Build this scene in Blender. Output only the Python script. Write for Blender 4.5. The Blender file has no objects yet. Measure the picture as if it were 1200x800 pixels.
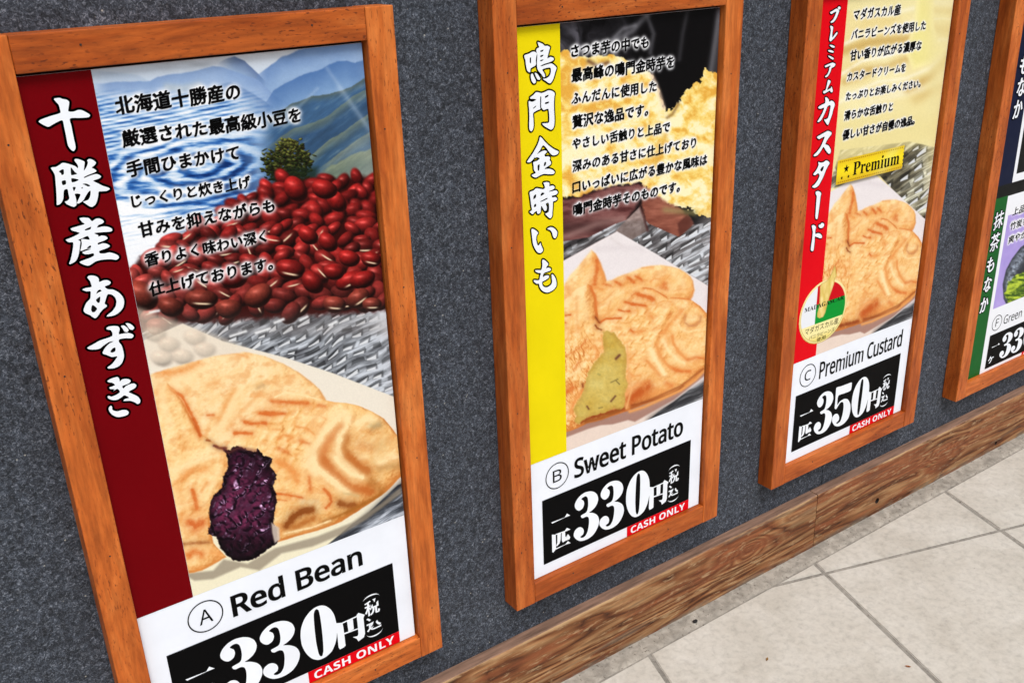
import bpy, bmesh, math, random
import numpy as np
from mathutils import Matrix, Vector

C = bpy.context.scene.collection
SC = bpy.context.scene
rnd = random.Random(7)

# ------------------------------------------------------------------ camera, sky, sun, exposure
CAM_R = np.array([[0.81870134, -0.57312857, -0.03538027],
                  [-0.24658263, -0.29525623, -0.92304971],
                  [0.51857991, 0.76442619, -0.38305022]])       # right, down, forward
GZ = 0.193                                                       # bottom of the frames above the paving
CAM_P = np.array([-0.66597, -0.99543, 0.93276 + GZ])
FPX = 1149.4                                                     # focal length in 1200 px wide picture

cam = bpy.data.cameras.new('camera'); camo = bpy.data.objects.new('camera', cam); C.objects.link(camo)
cam.sensor_width = 36.0; cam.lens = 36.0 * FPX / 1200.0
cam.clip_start = 0.02; cam.clip_end = 2000
m = Matrix.Identity(4)
for i in range(3):
    m[i][0] = CAM_R[0][i]; m[i][1] = -CAM_R[1][i]; m[i][2] = -CAM_R[2][i]; m[i][3] = CAM_P[i]
camo.matrix_world = m
SC.camera = camo

SUN_EL, SUN_AZ = 58.0, 190.0          # degrees; azimuth clockwise from +y: out in front of the wall
w = bpy.data.worlds.new('World'); SC.world = w; w.use_nodes = True
nt = w.node_tree; nt.nodes.clear()
sky = nt.nodes.new('ShaderNodeTexSky'); sky.sky_type = 'NISHITA'; sky.sun_disc = False
sky.sun_elevation = math.radians(SUN_EL); sky.sun_rotation = math.radians(SUN_AZ)
sky.dust_density = 4.0; sky.ozone_density = 1.0; sky.air_density = 1.0
hs = nt.nodes.new('ShaderNodeHueSaturation'); hs.inputs['Saturation'].default_value = 0.55
bg = nt.nodes.new('ShaderNodeBackground'); bg.inputs[1].default_value = 0.075
out = nt.nodes.new('ShaderNodeOutputWorld')
nt.links.new(sky.outputs[0], hs.inputs['Color']); nt.links.new(hs.outputs[0], bg.inputs[0]); nt.links.new(bg.outputs[0], out.inputs[0])

sun = bpy.data.lights.new('sun', 'SUN'); suno = bpy.data.objects.new('sun', sun); C.objects.link(suno)
sun.energy = 1.5; sun.angle = math.radians(24); sun.color = (1.0, 0.975, 0.945)
el, az = math.radians(SUN_EL), math.radians(SUN_AZ)
sd = Vector((math.sin(az) * math.cos(el), math.cos(az) * math.cos(el), math.sin(el)))
suno.rotation_euler = sd.to_track_quat('Z', 'Y').to_euler()
suno.location = sd * 5

SC.view_settings.view_transform = 'Standard'; SC.view_settings.look = 'None'
SC.view_settings.exposure = 0.78; SC.view_settings.gamma = 1.0; SC.view_settings.use_curve_mapping = False

# ------------------------------------------------------------------ geometry of the place
WALL_Y = 0.0326            # face of the granite; the frames stand out from it to y = 0
SHEET_Y = 0.009            # face of the printed sheets, set back in the frames
FW, FH, SW = 0.42, 0.8665, 0.0341
OPEN_TOP = 0.8335 + GZ
FRAME_X = {'A': -0.5497, 'B': 0.0, 'C': 0.5562, 'D': 1.1202}

def ray_hit(px, py, axis, val):
    d = np.array([(px - 600) / FPX, (py - 400) / FPX, 1.0]) @ CAM_R
    return CAM_P + d * (val - CAM_P[axis]) / d[axis]
def uv(k, px, py):
    """a point of the photographed sheet -> millimetres from the top left of that frame's opening"""
    h = ray_hit(px, py, 1, SHEET_Y)
    return ((h[0] - FRAME_X[k] - SW) * 1000.0, (OPEN_TOP - h[2]) * 1000.0)
def uvl(k, pts): return np.array([uv(k, x, y) for x, y in pts])
def px_of(k, U, V):
    P = np.stack([FRAME_X[k] + SW + U / 1000.0, np.full_like(U, SHEET_Y), OPEN_TOP - V / 1000.0], -1) - CAM_P
    q = P @ CAM_R.T
    return 600 + FPX * q[..., 0] / q[..., 2], 400 + FPX * q[..., 1] / q[..., 2]
def zm(x0, y0, s, pts): return [(x0 + x / s, y0 + y / s) for x, y in pts]

# ------------------------------------------------------------------ object helpers
def thing(name, label, cat, loc=(0, 0, 0), group=None):
    o = bpy.data.objects.new(name, None); C.objects.link(o); o.location = loc
    o.empty_display_size = 0.05
    o['label'] = label; o['category'] = cat
    if group: o['group'] = group
    return o
def wloc(o):
    v = Vector((0, 0, 0))
    while o: v += o.location; o = o.parent
    return v
def link(name, me, mat, parent=None, smooth=False):
    o = bpy.data.objects.new(name, me); C.objects.link(o)
    if mat: me.materials.append(mat)
    if parent: o.parent = parent; me.transform(Matrix.Translation(-wloc(parent)))
    if smooth:
        for p in me.polygons: p.use_smooth = True
    return o
def from_bm(name, bm, mat, parent=None, smooth=False):
    me = bpy.data.meshes.new(name); bm.normal_update(); bm.to_mesh(me); bm.free()
    return link(name, me, mat, parent, smooth)
def bm_box(x0, x1, y0, y1, z0, z1, bev=0.0, seg=2, bm=None):
    bm = bm or bmesh.new()
    r = bmesh.ops.create_cube(bm, size=1.0)
    for v in r['verts']:
        v.co = Vector((x0 + (v.co.x + .5) * (x1 - x0), y0 + (v.co.y + .5) * (y1 - y0), z0 + (v.co.z + .5) * (z1 - z0)))
    if bev:
        es = list({e for v in r['verts'] for e in v.link_edges})
        bmesh.ops.bevel(bm, geom=es, offset=bev, segments=seg, affect='EDGES', profile=0.6)
    return bm

# ------------------------------------------------------------------ materials
def new_mat(name):
    mt = bpy.data.materials.new(name); mt.use_nodes = True
    n = mt.node_tree; b = n.nodes['Principled BSDF']
    return mt, n, b
def N(n, kind, **kw):
    o = n.nodes.new(kind)
    for k, v in kw.items():
        if k in o.inputs: o.inputs[k].default_value = v
        else: setattr(o, k, v)
    return o
def ramp(n, stops, interp='LINEAR'):
    r = n.nodes.new('ShaderNodeValToRGB'); r.color_ramp.interpolation = interp
    e = r.color_ramp.elements
    while len(e) < len(stops): e.new(0.5)
    for i, (p, c) in enumerate(stops):
        e[i].position = p; e[i].color = (*c, 1) if len(c) == 3 else c
    return r
def g3(v): return (v, v, v)
def srgb(r, g, b):
    return tuple(((c / 255 / 12.92) if c / 255 <= 0.04045 else ((c / 255 + 0.055) / 1.055) ** 2.4) for c in (r, g, b))
def mixc(n, fac, a, b, blend='MIX'):
    mx = n.nodes.new('ShaderNodeMix'); mx.data_type = 'RGBA'; mx.blend_type = blend
    for sock, val in ((mx.inputs[0], fac), (mx.inputs[6], a), (mx.inputs[7], b)):
        if isinstance(val, (int, float)): sock.default_value = val
        elif isinstance(val, tuple): sock.default_value = (*val, 1) if len(val) == 3 else val
        else: n.links.new(val, sock)
    return mx.outputs[2]
def coords(n, scale, rot=(0, 0, 0), loc=None, rand=0.0):
    tc = n.nodes.new('ShaderNodeTexCoord'); mp = n.nodes.new('ShaderNodeMapping')
    mp.inputs['Scale'].default_value = scale; mp.inputs['Rotation'].default_value = rot
    src = tc.outputs['Object']
    if rand:
        oi = n.nodes.new('ShaderNodeObjectInfo'); ad = n.nodes.new('ShaderNodeVectorMath'); ad.operation = 'ADD'
        ml = n.nodes.new('ShaderNodeVectorMath'); ml.operation = 'SCALE'; ml.inputs['Scale'].default_value = rand
        cb = n.nodes.new('ShaderNodeCombineXYZ')
        n.links.new(oi.outputs['Random'], cb.inputs[0]); n.links.new(oi.outputs['Random'], cb.inputs[1]); n.links.new(oi.outputs['Random'], cb.inputs[2])
        n.links.new(cb.outputs[0], ml.inputs[0]); n.links.new(src, ad.inputs[0]); n.links.new(ml.outputs[0], ad.inputs[1]); src = ad.outputs[0]
    n.links.new(src, mp.inputs['Vector'])
    return mp.outputs[0]
def noise(n, vec, scale, detail=4, rough=0.55, dist=0.0):
    t = N(n, 'ShaderNodeTexNoise'); t.inputs['Scale'].default_value = scale; t.inputs['Detail'].default_value = detail
    t.inputs['Roughness'].default_value = rough; t.inputs['Distortion'].default_value = dist
    n.links.new(vec, t.inputs['Vector']); return t.outputs['Fac']
def bump(n, b, h, strength, dist):
    bp = n.nodes.new('ShaderNodeBump'); bp.inputs['Strength'].default_value = strength; bp.inputs['Distance'].default_value = dist
    n.links.new(h, bp.inputs['Height']); n.links.new(bp.outputs[0], b.inputs['Normal'])

def wood_frame(name, axis):
    mt, n, b = new_mat(name); L = n.links
    def sc(al, ac): return (al, ac, ac) if axis == 'x' else (ac, ac, al)
    v1 = coords(n, sc(6.0, 30.0), rand=31.0); f1 = noise(n, v1, 1.0, 6, 0.66, 0.5)
    v2 = coords(n, sc(22.0, 190.0), rand=17.0); f2 = noise(n, v2, 1.0, 3, 0.6)
    v3 = coords(n, sc(130.0, 470.0), rand=23.0); f3 = noise(n, v3, 1.0, 2, 0.5)
    v4 = coords(n, sc(4.0, 12.0), rand=9.0); f4 = noise(n, v4, 1.0, 3, 0.5)
    r1 = ramp(n, [(0.28, (0.26, 0.046, 0.006)), (0.5, (0.46, 0.104, 0.016)), (0.72, (0.63, 0.185, 0.040))]); L.new(f1, r1.inputs[0])
    r2 = ramp(n, [(0.33, g3(0.74)), (0.64, g3(1.10))]); L.new(f2, r2.inputs[0])
    c = mixc(n, 1.0, r1.outputs[0], r2.outputs[0], 'MULTIPLY')
    pore = ramp(n, [(0.61, g3(0.0)), (0.68, g3(1.0))]); L.new(f3, pore.inputs[0])
    pm = n.nodes.new('ShaderNodeMath'); pm.operation = 'MULTIPLY'; L.new(pore.outputs[0], pm.inputs[0])
    pg = ramp(n, [(0.42, g3(0.1)), (0.6, g3(0.85))]); L.new(f4, pg.inputs[0]); L.new(pg.outputs[0], pm.inputs[1])
    c = mixc(n, pm.outputs[0], c, (0.11, 0.022, 0.006))
    wear = ramp(n, [(0.70, g3(0.0)), (0.80, g3(0.35))])
    v5 = coords(n, sc(18.0, 120.0), rand=41.0); f5 = noise(n, v5, 1.0, 4, 0.65); L.new(f5, wear.inputs[0])
    c = mixc(n, wear.outputs[0], c, (0.58, 0.22, 0.065))
    oi = n.nodes.new('ShaderNodeObjectInfo'); ro = ramp(n, [(0.0, (0.80, 0.76, 0.74)), (0.5, (1.0, 1.0, 1.0)), (1.0, (1.10, 1.17, 1.22))]); L.new(oi.outputs['Random'], ro.inputs[0])
    c = mixc(n, 1.0, c, ro.outputs[0], 'MULTIPLY')
    L.new(c, b.inputs['Base Color'])
    rr = ramp(n, [(0.3, g3(0.50)), (0.7, g3(0.36))]); L.new(f2, rr.inputs[0]); L.new(rr.outputs[0], b.inputs['Roughness'])
    b.inputs['Specular IOR Level'].default_value = 0.2
    hh = mixc(n, pm.outputs[0], f2, (0.0, 0.0, 0.0))
    bump(n, b, hh, 0.25, 0.0008)
    return mt
WOOD_X = wood_frame('varnished_wood_rail', 'x'); WOOD_Z = wood_frame('varnished_wood_stile', 'z')

def granite():
    mt, n, b = new_mat('flamed_granite'); L = n.links
    v = coords(n, (1, 1, 1))
    f1 = noise(n, v, 290.0, 4, 0.70, 1.2); f2 = noise(n, v, 95.0, 3, 0.55, 1.0); f3 = noise(n, v, 9.0, 4, 0.6); f4 = noise(n, v, 430.0, 2, 0.55, 2.0)
    r1 = ramp(n, [(0.34, (0.007, 0.009, 0.013)), (0.45, (0.022, 0.027, 0.036)), (0.55, (0.048, 0.057, 0.075)), (0.67, (0.165, 0.182, 0.215))]); L.new(f1, r1.inputs[0])
    r2 = ramp(n, [(0.36, g3(0.60)), (0.64, g3(1.38))]); L.new(f2, r2.inputs[0])
    c = mixc(n, 1.0, r1.outputs[0], r2.outputs[0], 'MULTIPLY')
    r4 = ramp(n, [(0.64, g3(0)), (0.72, g3(0.5))]); L.new(f4, r4.inputs[0])
    c = mixc(n, r4.outputs[0], c, (0.27, 0.285, 0.315))
    vo = N(n, 'ShaderNodeTexVoronoi'); vo.inputs['Scale'].default_value = 55.0; L.new(v, vo.inputs['Vector'])
    rv = ramp(n, [(0.035, g3(0.8)), (0.07, g3(0))]); L.new(vo.outputs['Distance'], rv.inputs[0])
    c = mixc(n, rv.outputs[0], c, (0.38, 0.37, 0.34))
    r3 = ramp(n, [(0.32, g3(0.86)), (0.68, g3(1.10))]); L.new(f3, r3.inputs[0])
    c = mixc(n, 1.0, c, r3.outputs[0], 'MULTIPLY')
    L.new(c, b.inputs['Base Color']); b.inputs['Roughness'].default_value = 0.75; b.inputs['Specular IOR Level'].default_value = 0.3
    bump(n, b, f1, 0.35, 0.0012)
    return mt
GRANITE = granite()

_k = ray_hit(877, 643, 1, 0.0125); _k2 = ray_hit(1105, 530, 1, 0.0125); _k3 = ray_hit(700, 745, 1, 0.0125)
KNOTS = [(_k[0], _k[2], .05), (_k2[0], _k2[2], .045), (_k3[0] - .35, .05, .05)]
def old_plank():
    mt, n, b = new_mat('weathered_plank'); L = n.links
    v = coords(n, (1.5, 13, 15), rand=13.0)
    f = noise(n, v, 1.0, 3, 0.45, 0.7)
    for (kx, kz, kr) in KNOTS:
        cd = coords(n, (.42, 0.0, 1.0)); ds = N(n, 'ShaderNodeVectorMath', operation='DISTANCE'); L.new(cd, ds.inputs[0]); ds.inputs[1].default_value = (kx * .42, 0.0, kz)
        kr_ = ramp(n, [(0.0, g3(.60)), (.5, g3(.16)), (1.0, g3(0))]); sc_ = N(n, 'ShaderNodeMath', operation='MULTIPLY'); sc_.inputs[1].default_value = 1.0 / kr; L.new(ds.outputs['Value'], sc_.inputs[0]); L.new(sc_.outputs[0], kr_.inputs[0])
        ad = N(n, 'ShaderNodeMath', operation='ADD'); L.new(f, ad.inputs[0]); L.new(kr_.outputs[0], ad.inputs[1]); f = ad.outputs[0]
    mu = N(n, 'ShaderNodeMath', operation='MULTIPLY'); mu.inputs[1].default_value = 9.0; L.new(f, mu.inputs[0])
    fr = N(n, 'ShaderNodeMath', operation='PINGPONG'); fr.inputs[1].default_value = 0.5; L.new(mu.outputs[0], fr.inputs[0])
    rings = ramp(n, [(0.0, (0.060, 0.020, 0.008)), (0.14, (0.135, 0.046, 0.016)), (0.36, (0.205, 0.080, 0.029)), (0.72, (0.275, 0.130, 0.053)), (1.0, (0.345, 0.190, 0.085))])
    m2 = N(n, 'ShaderNodeMath', operation='MULTIPLY'); m2.inputs[1].default_value = 2.0; L.new(fr.outputs[0], m2.inputs[0]); L.new(m2.outputs[0], rings.inputs[0])
    v2 = coords(n, (12, 170, 170), rand=5.0); f2 = noise(n, v2, 1.0, 5, 0.65, 0.3)
    r2 = ramp(n, [(0.32, g3(0.52)), (0.65, g3(1.2))]); L.new(f2, r2.inputs[0])
    c = mixc(n, 1.0, rings.outputs[0], r2.outputs[0], 'MULTIPLY')
    v3 = coords(n, (3.2, 24, 24), rand=21.0); f3 = noise(n, v3, 1.0, 5, 0.65, 0.5)
    r3 = ramp(n, [(0.47, g3(0)), (0.58, g3(0.85))]); L.new(f3, r3.inputs[0])
    rc = mixc(n, 1.0, (0.22, 0.066, 0.024), r2.outputs[0], 'MULTIPLY')
    c = mixc(n, r3.outputs[0], c, rc)
    v6 = coords(n, (26, 150, 150), rand=3.0); f6 = noise(n, v6, 1.0, 4, 0.7, 0.2); r6 = ramp(n, [(0.57, g3(0)), (0.66, g3(0.65))]); L.new(f6, r6.inputs[0])
    c = mixc(n, r6.outputs[0], c, (0.42, 0.28, 0.15))
    v4 = coords(n, (3.5, 40, 40), loc=None, rand=37.0); f4 = noise(n, v4, 1.0, 3, 0.55, 0.4)
    r4 = ramp(n, [(0.62, g3(0)), (0.74, g3(0.7))]); L.new(f4, r4.inputs[0])
    c = mixc(n, r4.outputs[0], c, (0.115, 0.085, 0.06))
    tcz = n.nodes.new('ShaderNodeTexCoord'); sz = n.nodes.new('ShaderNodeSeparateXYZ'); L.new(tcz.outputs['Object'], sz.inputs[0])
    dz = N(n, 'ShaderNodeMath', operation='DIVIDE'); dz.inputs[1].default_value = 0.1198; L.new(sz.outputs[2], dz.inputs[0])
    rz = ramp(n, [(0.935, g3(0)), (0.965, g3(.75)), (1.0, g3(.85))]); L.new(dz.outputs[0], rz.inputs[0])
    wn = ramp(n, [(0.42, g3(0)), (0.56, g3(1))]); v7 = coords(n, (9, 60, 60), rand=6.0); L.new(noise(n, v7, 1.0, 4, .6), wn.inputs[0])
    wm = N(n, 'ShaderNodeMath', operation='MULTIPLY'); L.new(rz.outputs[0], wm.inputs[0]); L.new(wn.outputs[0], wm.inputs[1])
    c = mixc(n, wm.outputs[0], c, (0.48, 0.31, 0.16))  # top edge highlight put into the colour as patchy light tan wear
    rg = ramp(n, [(0.02, g3(.8)), (0.13, g3(0))]); L.new(dz.outputs[0], rg.inputs[0]); gn = ramp(n, [(0.40, g3(0)), (0.58, g3(1))]); v8 = coords(n, (22, 30, 30)); L.new(noise(n, v8, 1.0, 5, .65), gn.inputs[0])
    gm = N(n, 'ShaderNodeMath', operation='MULTIPLY'); L.new(rg.outputs[0], gm.inputs[0]); L.new(gn.outputs[0], gm.inputs[1])
    c = mixc(n, gm.outputs[0], c, (0.17, 0.145, 0.115))
    # the top edge still has its brown paint
    ge = n.nodes.new('ShaderNodeNewGeometry'); sx = n.nodes.new('ShaderNodeSeparateXYZ'); L.new(ge.outputs['Normal'], sx.inputs[0])
    rt = ramp(n, [(0.55, g3(0)), (0.8, g3(1))]); L.new(sx.outputs[2], rt.inputs[0])
    tp = mixc(n, 1.0, (0.21, 0.125, 0.088), r2.outputs[0], 'MULTIPLY')
    c = mixc(n, rt.outputs[0], c, tp)
    L.new(c, b.inputs['Base Color']); b.inputs['Roughness'].default_value = 0.7; b.inputs['Specular IOR Level'].default_value = 0.25
    hh = mixc(n, 0.5, m2.outputs[0], f2); bump(n, b, hh, 0.6, 0.0018)
    return mt
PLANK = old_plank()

def tile_mat():
    mt, n, b = new_mat('stone_tile'); L = n.links
    v = coords(n, (1, 1, 1))
    f1 = noise(n, v, 9.0, 6, 0.62, 0.4); f2 = noise(n, v, 75.0, 5, 0.7, 0.3); f3 = noise(n, v, 34.0, 4, 0.6, 1.0); f4 = noise(n, v, 260.0, 2, 0.5)
    r1 = ramp(n, [(0.3, (0.425, 0.398, 0.346)), (0.5, (0.48, 0.455, 0.402)), (0.7, (0.53, 0.508, 0.458))]); L.new(f1, r1.inputs[0])
    r2 = ramp(n, [(0.30, g3(0.80)), (0.50, g3(1.0)), (0.7, g3(1.10))]); L.new(f2, r2.inputs[0])
    c = mixc(n, 1.0, r1.outputs[0], r2.outputs[0], 'MULTIPLY')
    r3 = ramp(n, [(0.60, g3(0)), (0.76, g3(0.28))]); L.new(f3, r3.inputs[0])
    c = mixc(n, r3.outputs[0], c, (0.33, 0.285, 0.235))
    r4 = ramp(n, [(0.735, g3(0)), (0.77, g3(0.8))]); L.new(f4, r4.inputs[0])
    f5 = noise(n, v, 6.0, 2, 0.5); r5 = ramp(n, [(0.5, g3(0)), (0.62, g3(1))]); L.new(f5, r5.inputs[0])
    mm = N(n, 'ShaderNodeMath', operation='MULTIPLY'); L.new(r4.outputs[0], mm.inputs[0]); L.new(r5.outputs[0], mm.inputs[1])
    c = mixc(n, mm.outputs[0], c, (0.12, 0.09, 0.065))
    L.new(c, b.inputs['Base Color']); b.inputs['Roughness'].default_value = 0.62; b.inputs['Specular IOR Level'].default_value = 0.3
    bump(n, b, f2, 0.25, 0.0012)
    return mt
TILE = tile_mat()
def mortar(name, c0, c1, sc=60.0):
    mt, n, b = new_mat(name); L = n.links
    v = coords(n, (1, 1, 1)); f = noise(n, v, sc, 6, 0.7, 0.5); f2 = noise(n, v, 15.0, 4, 0.6); f3 = noise(n, v, 190.0, 2, 0.5)
    r = ramp(n, [(0.3, c0), (0.68, c1)]); L.new(f, r.inputs[0])
    r2 = ramp(n, [(0.35, g3(0.8)), (0.65, g3(1.12))]); L.new(f2, r2.inputs[0])
    c = mixc(n, 1.0, r.outputs[0], r2.outputs[0], 'MULTIPLY')
    r3 = ramp(n, [(0.64, g3(0)), (0.70, g3(0.75))]); L.new(f3, r3.inputs[0])
    c = mixc(n, r3.outputs[0], c, (0.07, 0.05, 0.035))
    L.new(c, b.inputs['Base Color']); b.inputs['Roughness'].default_value = 0.9
    bump(n, b, f, 0.6, 0.003)
    return mt
MORTAR = mortar('mortar', (0.20, 0.18, 0.15), (0.38, 0.35, 0.30)); GROUT = mortar('grout', (0.17, 0.158, 0.137), (0.32, 0.30, 0.262), 90)

def ink(name, c, rough=0.40, spec=0.05):
    """printed colour on a laminated sheet, with the faint unevenness of the film"""
    mt, n, b = new_mat(name); L = n.links
    v = coords(n, (1, 1, 1)); f = noise(n, v, 14.0, 4, 0.6)
    r = ramp(n, [(0.3, tuple(x * 0.95 for x in c)), (0.7, tuple(min(1, x * 1.04) for x in c))]); L.new(f, r.inputs[0])
    L.new(r.outputs[0], b.inputs['Base Color'])
    f2 = noise(n, v, 40.0, 3, 0.6); r2 = ramp(n, [(0.3, g3(rough - .05)), (0.7, g3(rough + .08))]); L.new(f2, r2.inputs[0]); L.new(r2.outputs[0], b.inputs['Roughness'])
    b.inputs['Specular IOR Level'].default_value = spec
    return mt
ALB = 0.86
def al(r, g, b): return tuple(c * ALB for c in srgb(r, g, b))
I_BLACK = ink('black_ink', (0.0028, 0.0028, 0.0030), .4, .03); I_WHITE = ink('white_ink', al(243, 248, 255)); I_MAROON = ink('maroon_ink', al(112, 0, 8))
I_YELLOW = ink('yellow_ink', al(238, 218, 10)); I_RED = ink('red_ink', al(226, 4, 22)); I_GREEN = ink('green_ink', al(14, 104, 36)); I_NAVY = ink('navy_ink', al(12, 22, 52))
I_CARD = ink('sheet_card', al(240, 245, 254), 0.5)
def print_mat():
    mt, n, b = new_mat('colour_print'); L = n.links
    a = n.nodes.new('ShaderNodeAttribute'); a.attribute_name = 'print'
    L.new(a.outputs['Color'], b.inputs['Base Color'])
    v = coords(n, (1, 1, 1)); f2 = noise(n, v, 40.0, 3, 0.6); r2 = ramp(n, [(0.3, g3(0.28)), (0.7, g3(0.42))]); L.new(f2, r2.inputs[0]); L.new(r2.outputs[0], b.inputs['Roughness'])
    b.inputs['Specular IOR Level'].default_value = 0.07
    return mt
PRINT = print_mat()
def plain(name, c, rough=0.8):
    mt, n, b = new_mat(name); v = coords(n, (1, 1, 1)); f = noise(n, v, 60.0, 4)
    r = ramp(n, [(0.3, tuple(x * 0.8 for x in c)), (0.7, c)]); n.links.new(f, r.inputs[0]); n.links.new(r.outputs[0], b.inputs['Base Color'])
    b.inputs['Roughness'].default_value = rough
    return mt
BACKING = plain('backing_board', (0.010, 0.009, 0.009)); NAIL = plain('nail_steel', (0.018, 0.013, 0.01), 0.6)
LEAF = plain('dry_leaf', (0.42, 0.22, 0.05)); HOLE = plain('shaded_hole_wood', (0.012, 0.006, 0.004))  # hole walls near-black: the shade inside the hole put into their colour

# ------------------------------------------------------------------ ground: sub-base sheet, tiles, mortar strip
def flat(name, x0, x1, y0, y1, z, mat):
    bm = bmesh.new(); bm.faces.new([bm.verts.new(p) for p in ((x0, y0, z), (x1, y0, z), (x1, y1, z), (x0, y1, z))])
    return from_bm(name, bm, mat)
gr = flat('ground', -60, 60, -60, 0.3, -0.0017, GROUT); gr['kind'] = 'structure'
STRIP_Y = -0.0203
def make_tiles():
    bm = bmesh.new()
    th = math.atan2(-0.119354, 0.384442); ux, uy = math.cos(th), math.sin(th); vx, vy = uy, -ux      # v points away from the wall
    ox, oy, pitch, gap = 0.66102, -0.05361, 0.4025, 0.0078
    for i in range(-10, 11):
        for j in range(-6, 12):
            rr = random.Random(i * 77 + j)
            dz = rr.uniform(-0.0004, 0.0004)
            a0, a1, b0, b1 = i * pitch + gap / 2, (i + 1) * pitch - gap / 2, j * pitch + gap / 2, (j + 1) * pitch - gap / 2
            cs = [(ox + ux * a + vx * b, oy + uy * a + vy * b) for a, b in ((a0, b0), (a0, b1), (a1, b1), (a1, b0))]
            if min(y for _, y in cs) > STRIP_Y - .004: continue
            t = bmesh.new()
            vs = [t.verts.new((x, y, dz)) for x, y in cs]; f = t.faces.new(vs)
            bmesh.ops.bisect_plane(t, geom=t.verts[:] + t.edges[:] + t.faces[:], plane_co=(0, STRIP_Y - .0028, 0), plane_no=(0, 1, 0), clear_outer=True)
            if not t.faces: t.free(); continue
            r = bmesh.ops.extrude_face_region(t, geom=t.faces[:])
            for v in r['geom']:
                if isinstance(v, bmesh.types.BMVert): v.co.z -= 0.0035
            bmesh.ops.recalc_face_normals(t, faces=t.faces[:])
            es = [e for e in t.edges if all(v.co.z > dz - 0.001 for v in e.verts)]
            bmesh.ops.bevel(t, geom=es, offset=0.0013, segments=2, affect='EDGES')
            mtmp = bpy.data.meshes.new('t'); t.to_mesh(mtmp); t.free(); bm.from_mesh(mtmp); bpy.data.meshes.remove(mtmp)
    o = from_bm('tiled_pavement', bm, TILE); o['kind'] = 'structure'
make_tiles()
def make_strip():
    bm = bmesh.new(); nx, ny = 420, 6; r = random.Random(3); g = []
    for i in range(nx + 1):
        x = -2.6 + 5.6 * i / nx; row = []
        for j in range(ny + 1):
            y = STRIP_Y + (0.018 - STRIP_Y) * j / ny
            if j == 0: y += r.uniform(-0.0004, 0.0008)
            z = 0.0008 + 0.0016 * (j / ny) ** 2 + r.uniform(-0.0005, 0.0005) - (0.0026 if j == 0 else 0)
            row.append(bm.verts.new((x, y, z)))
        g.append(row)
    for i in range(nx):
        for j in range(ny): bm.faces.new((g[i][j], g[i + 1][j], g[i + 1][j + 1], g[i][j + 1]))
    o = from_bm('mortar_strip', bm, MORTAR, smooth=True); o['kind'] = 'structure'
make_strip()

# ------------------------------------------------------------------ granite wall: two facing slabs with a hairline joint
wall = thing('granite_wall', 'dark grey flamed granite wall behind the row of framed menu posters', 'wall', (0.6, WALL_Y, 0.0))
jx = ray_hit(964, 552, 1, WALL_Y)[0]
for a, b_ in ((-2.6, jx - 0.0007), (jx + 0.0007, 3.0)):
    from_bm('facing_slab', bm_box(a, b_, WALL_Y, WALL_Y + 0.03, -0.003, 2.3, 0.0008, 1), GRANITE, wall)
from_bm('wall_core', bm_box(-2.59, 2.99, WALL_Y + 0.0305, WALL_Y + 0.24, -0.003, 2.295), BACKING, wall)

# ------------------------------------------------------------------ skirting boards
SK_Y, SK_Z = 0.0125, 0.1198
def plank(x0, x1, label, holes=(), seed=1):
    r = random.Random(seed)
    bm = bmesh.new(); nx = int((x1 - x0) / 0.006); prof = [(WALL_Y - .0003, 0.0), (WALL_Y - .0003, SK_Z), (SK_Y + .0022, SK_Z), (SK_Y + .0006, SK_Z - .0009), (SK_Y, SK_Z - .003), (SK_Y, SK_Z * .66), (SK_Y + .0003, SK_Z * .33), (SK_Y, 0.012), (SK_Y + .0008, 0.0)]
    rows = []; dent = 0.0
    for i in range(nx + 1):
        x = x0 + (x1 - x0) * i / nx; dent = dent * 0.86 + r.uniform(-.0003, .0003); row = []
        for k, (y, z) in enumerate(prof):
            yy, zz = y, z
            if k in (2, 3, 4): yy += abs(dent) * 1.2; zz -= abs(dent) * 0.9
            if k == 8: zz += max(0, dent) * 3
            row.append(bm.verts.new((x, yy, zz)))
        rows.append(row)
    for i in range(nx):
        for k in range(len(prof)): bm.faces.new((rows[i][k], rows[i + 1][k], rows[i + 1][(k + 1) % len(prof)], rows[i][(k + 1) % len(prof)]))
    bm.faces.new(rows[0]); bm.faces.new(rows[-1][::-1])
    bmesh.ops.recalc_face_normals(bm, faces=bm.faces[:])
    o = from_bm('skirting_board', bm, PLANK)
    o['label'] = label; o['category'] = 'skirting board'; o['group'] = 'skirting boards along the foot of the wall'
    if holes:
        o.data.materials.append(HOLE); kb = bmesh.new()
        for hx, hz, rad in holes:
            mt4 = Matrix.Translation((hx, SK_Y, hz)) @ Matrix.Rotation(math.pi / 2, 4, 'X')
            bmesh.ops.create_cone(kb, cap_ends=True, segments=14, radius1=rad, radius2=rad * .75, depth=0.034, matrix=mt4)
        kme = bpy.data.meshes.new('k'); kb.to_mesh(kme); kb.free(); kme.materials.append(PLANK); kme.materials.append(HOLE)
        for f in kme.polygons: f.material_index = 1
        ko = bpy.data.objects.new('k', kme); C.objects.link(ko)
        bo = o.modifiers.new('holes', 'BOOLEAN'); bo.object = ko; bo.operation = 'DIFFERENCE'; bo.solver = 'EXACT'
        dg = bpy.context.evaluated_depsgraph_get(); ne = bpy.data.meshes.new_from_object(o.evaluated_get(dg))
        o.modifiers.clear(); o.data = ne; bpy.data.objects.remove(ko)
    return o
jx2 = ray_hit(956.7, 600, 1, SK_Y)[0]
h1 = ray_hit(1028, 586.5, 1, SK_Y); h2 = ray_hit(1167, 519, 1, SK_Y)
plank(-2.6, jx2 - 0.0007, 'worn brown timber skirting board with pale long grain, left of the butt joint under the Premium Custard poster', seed=5)
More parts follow.
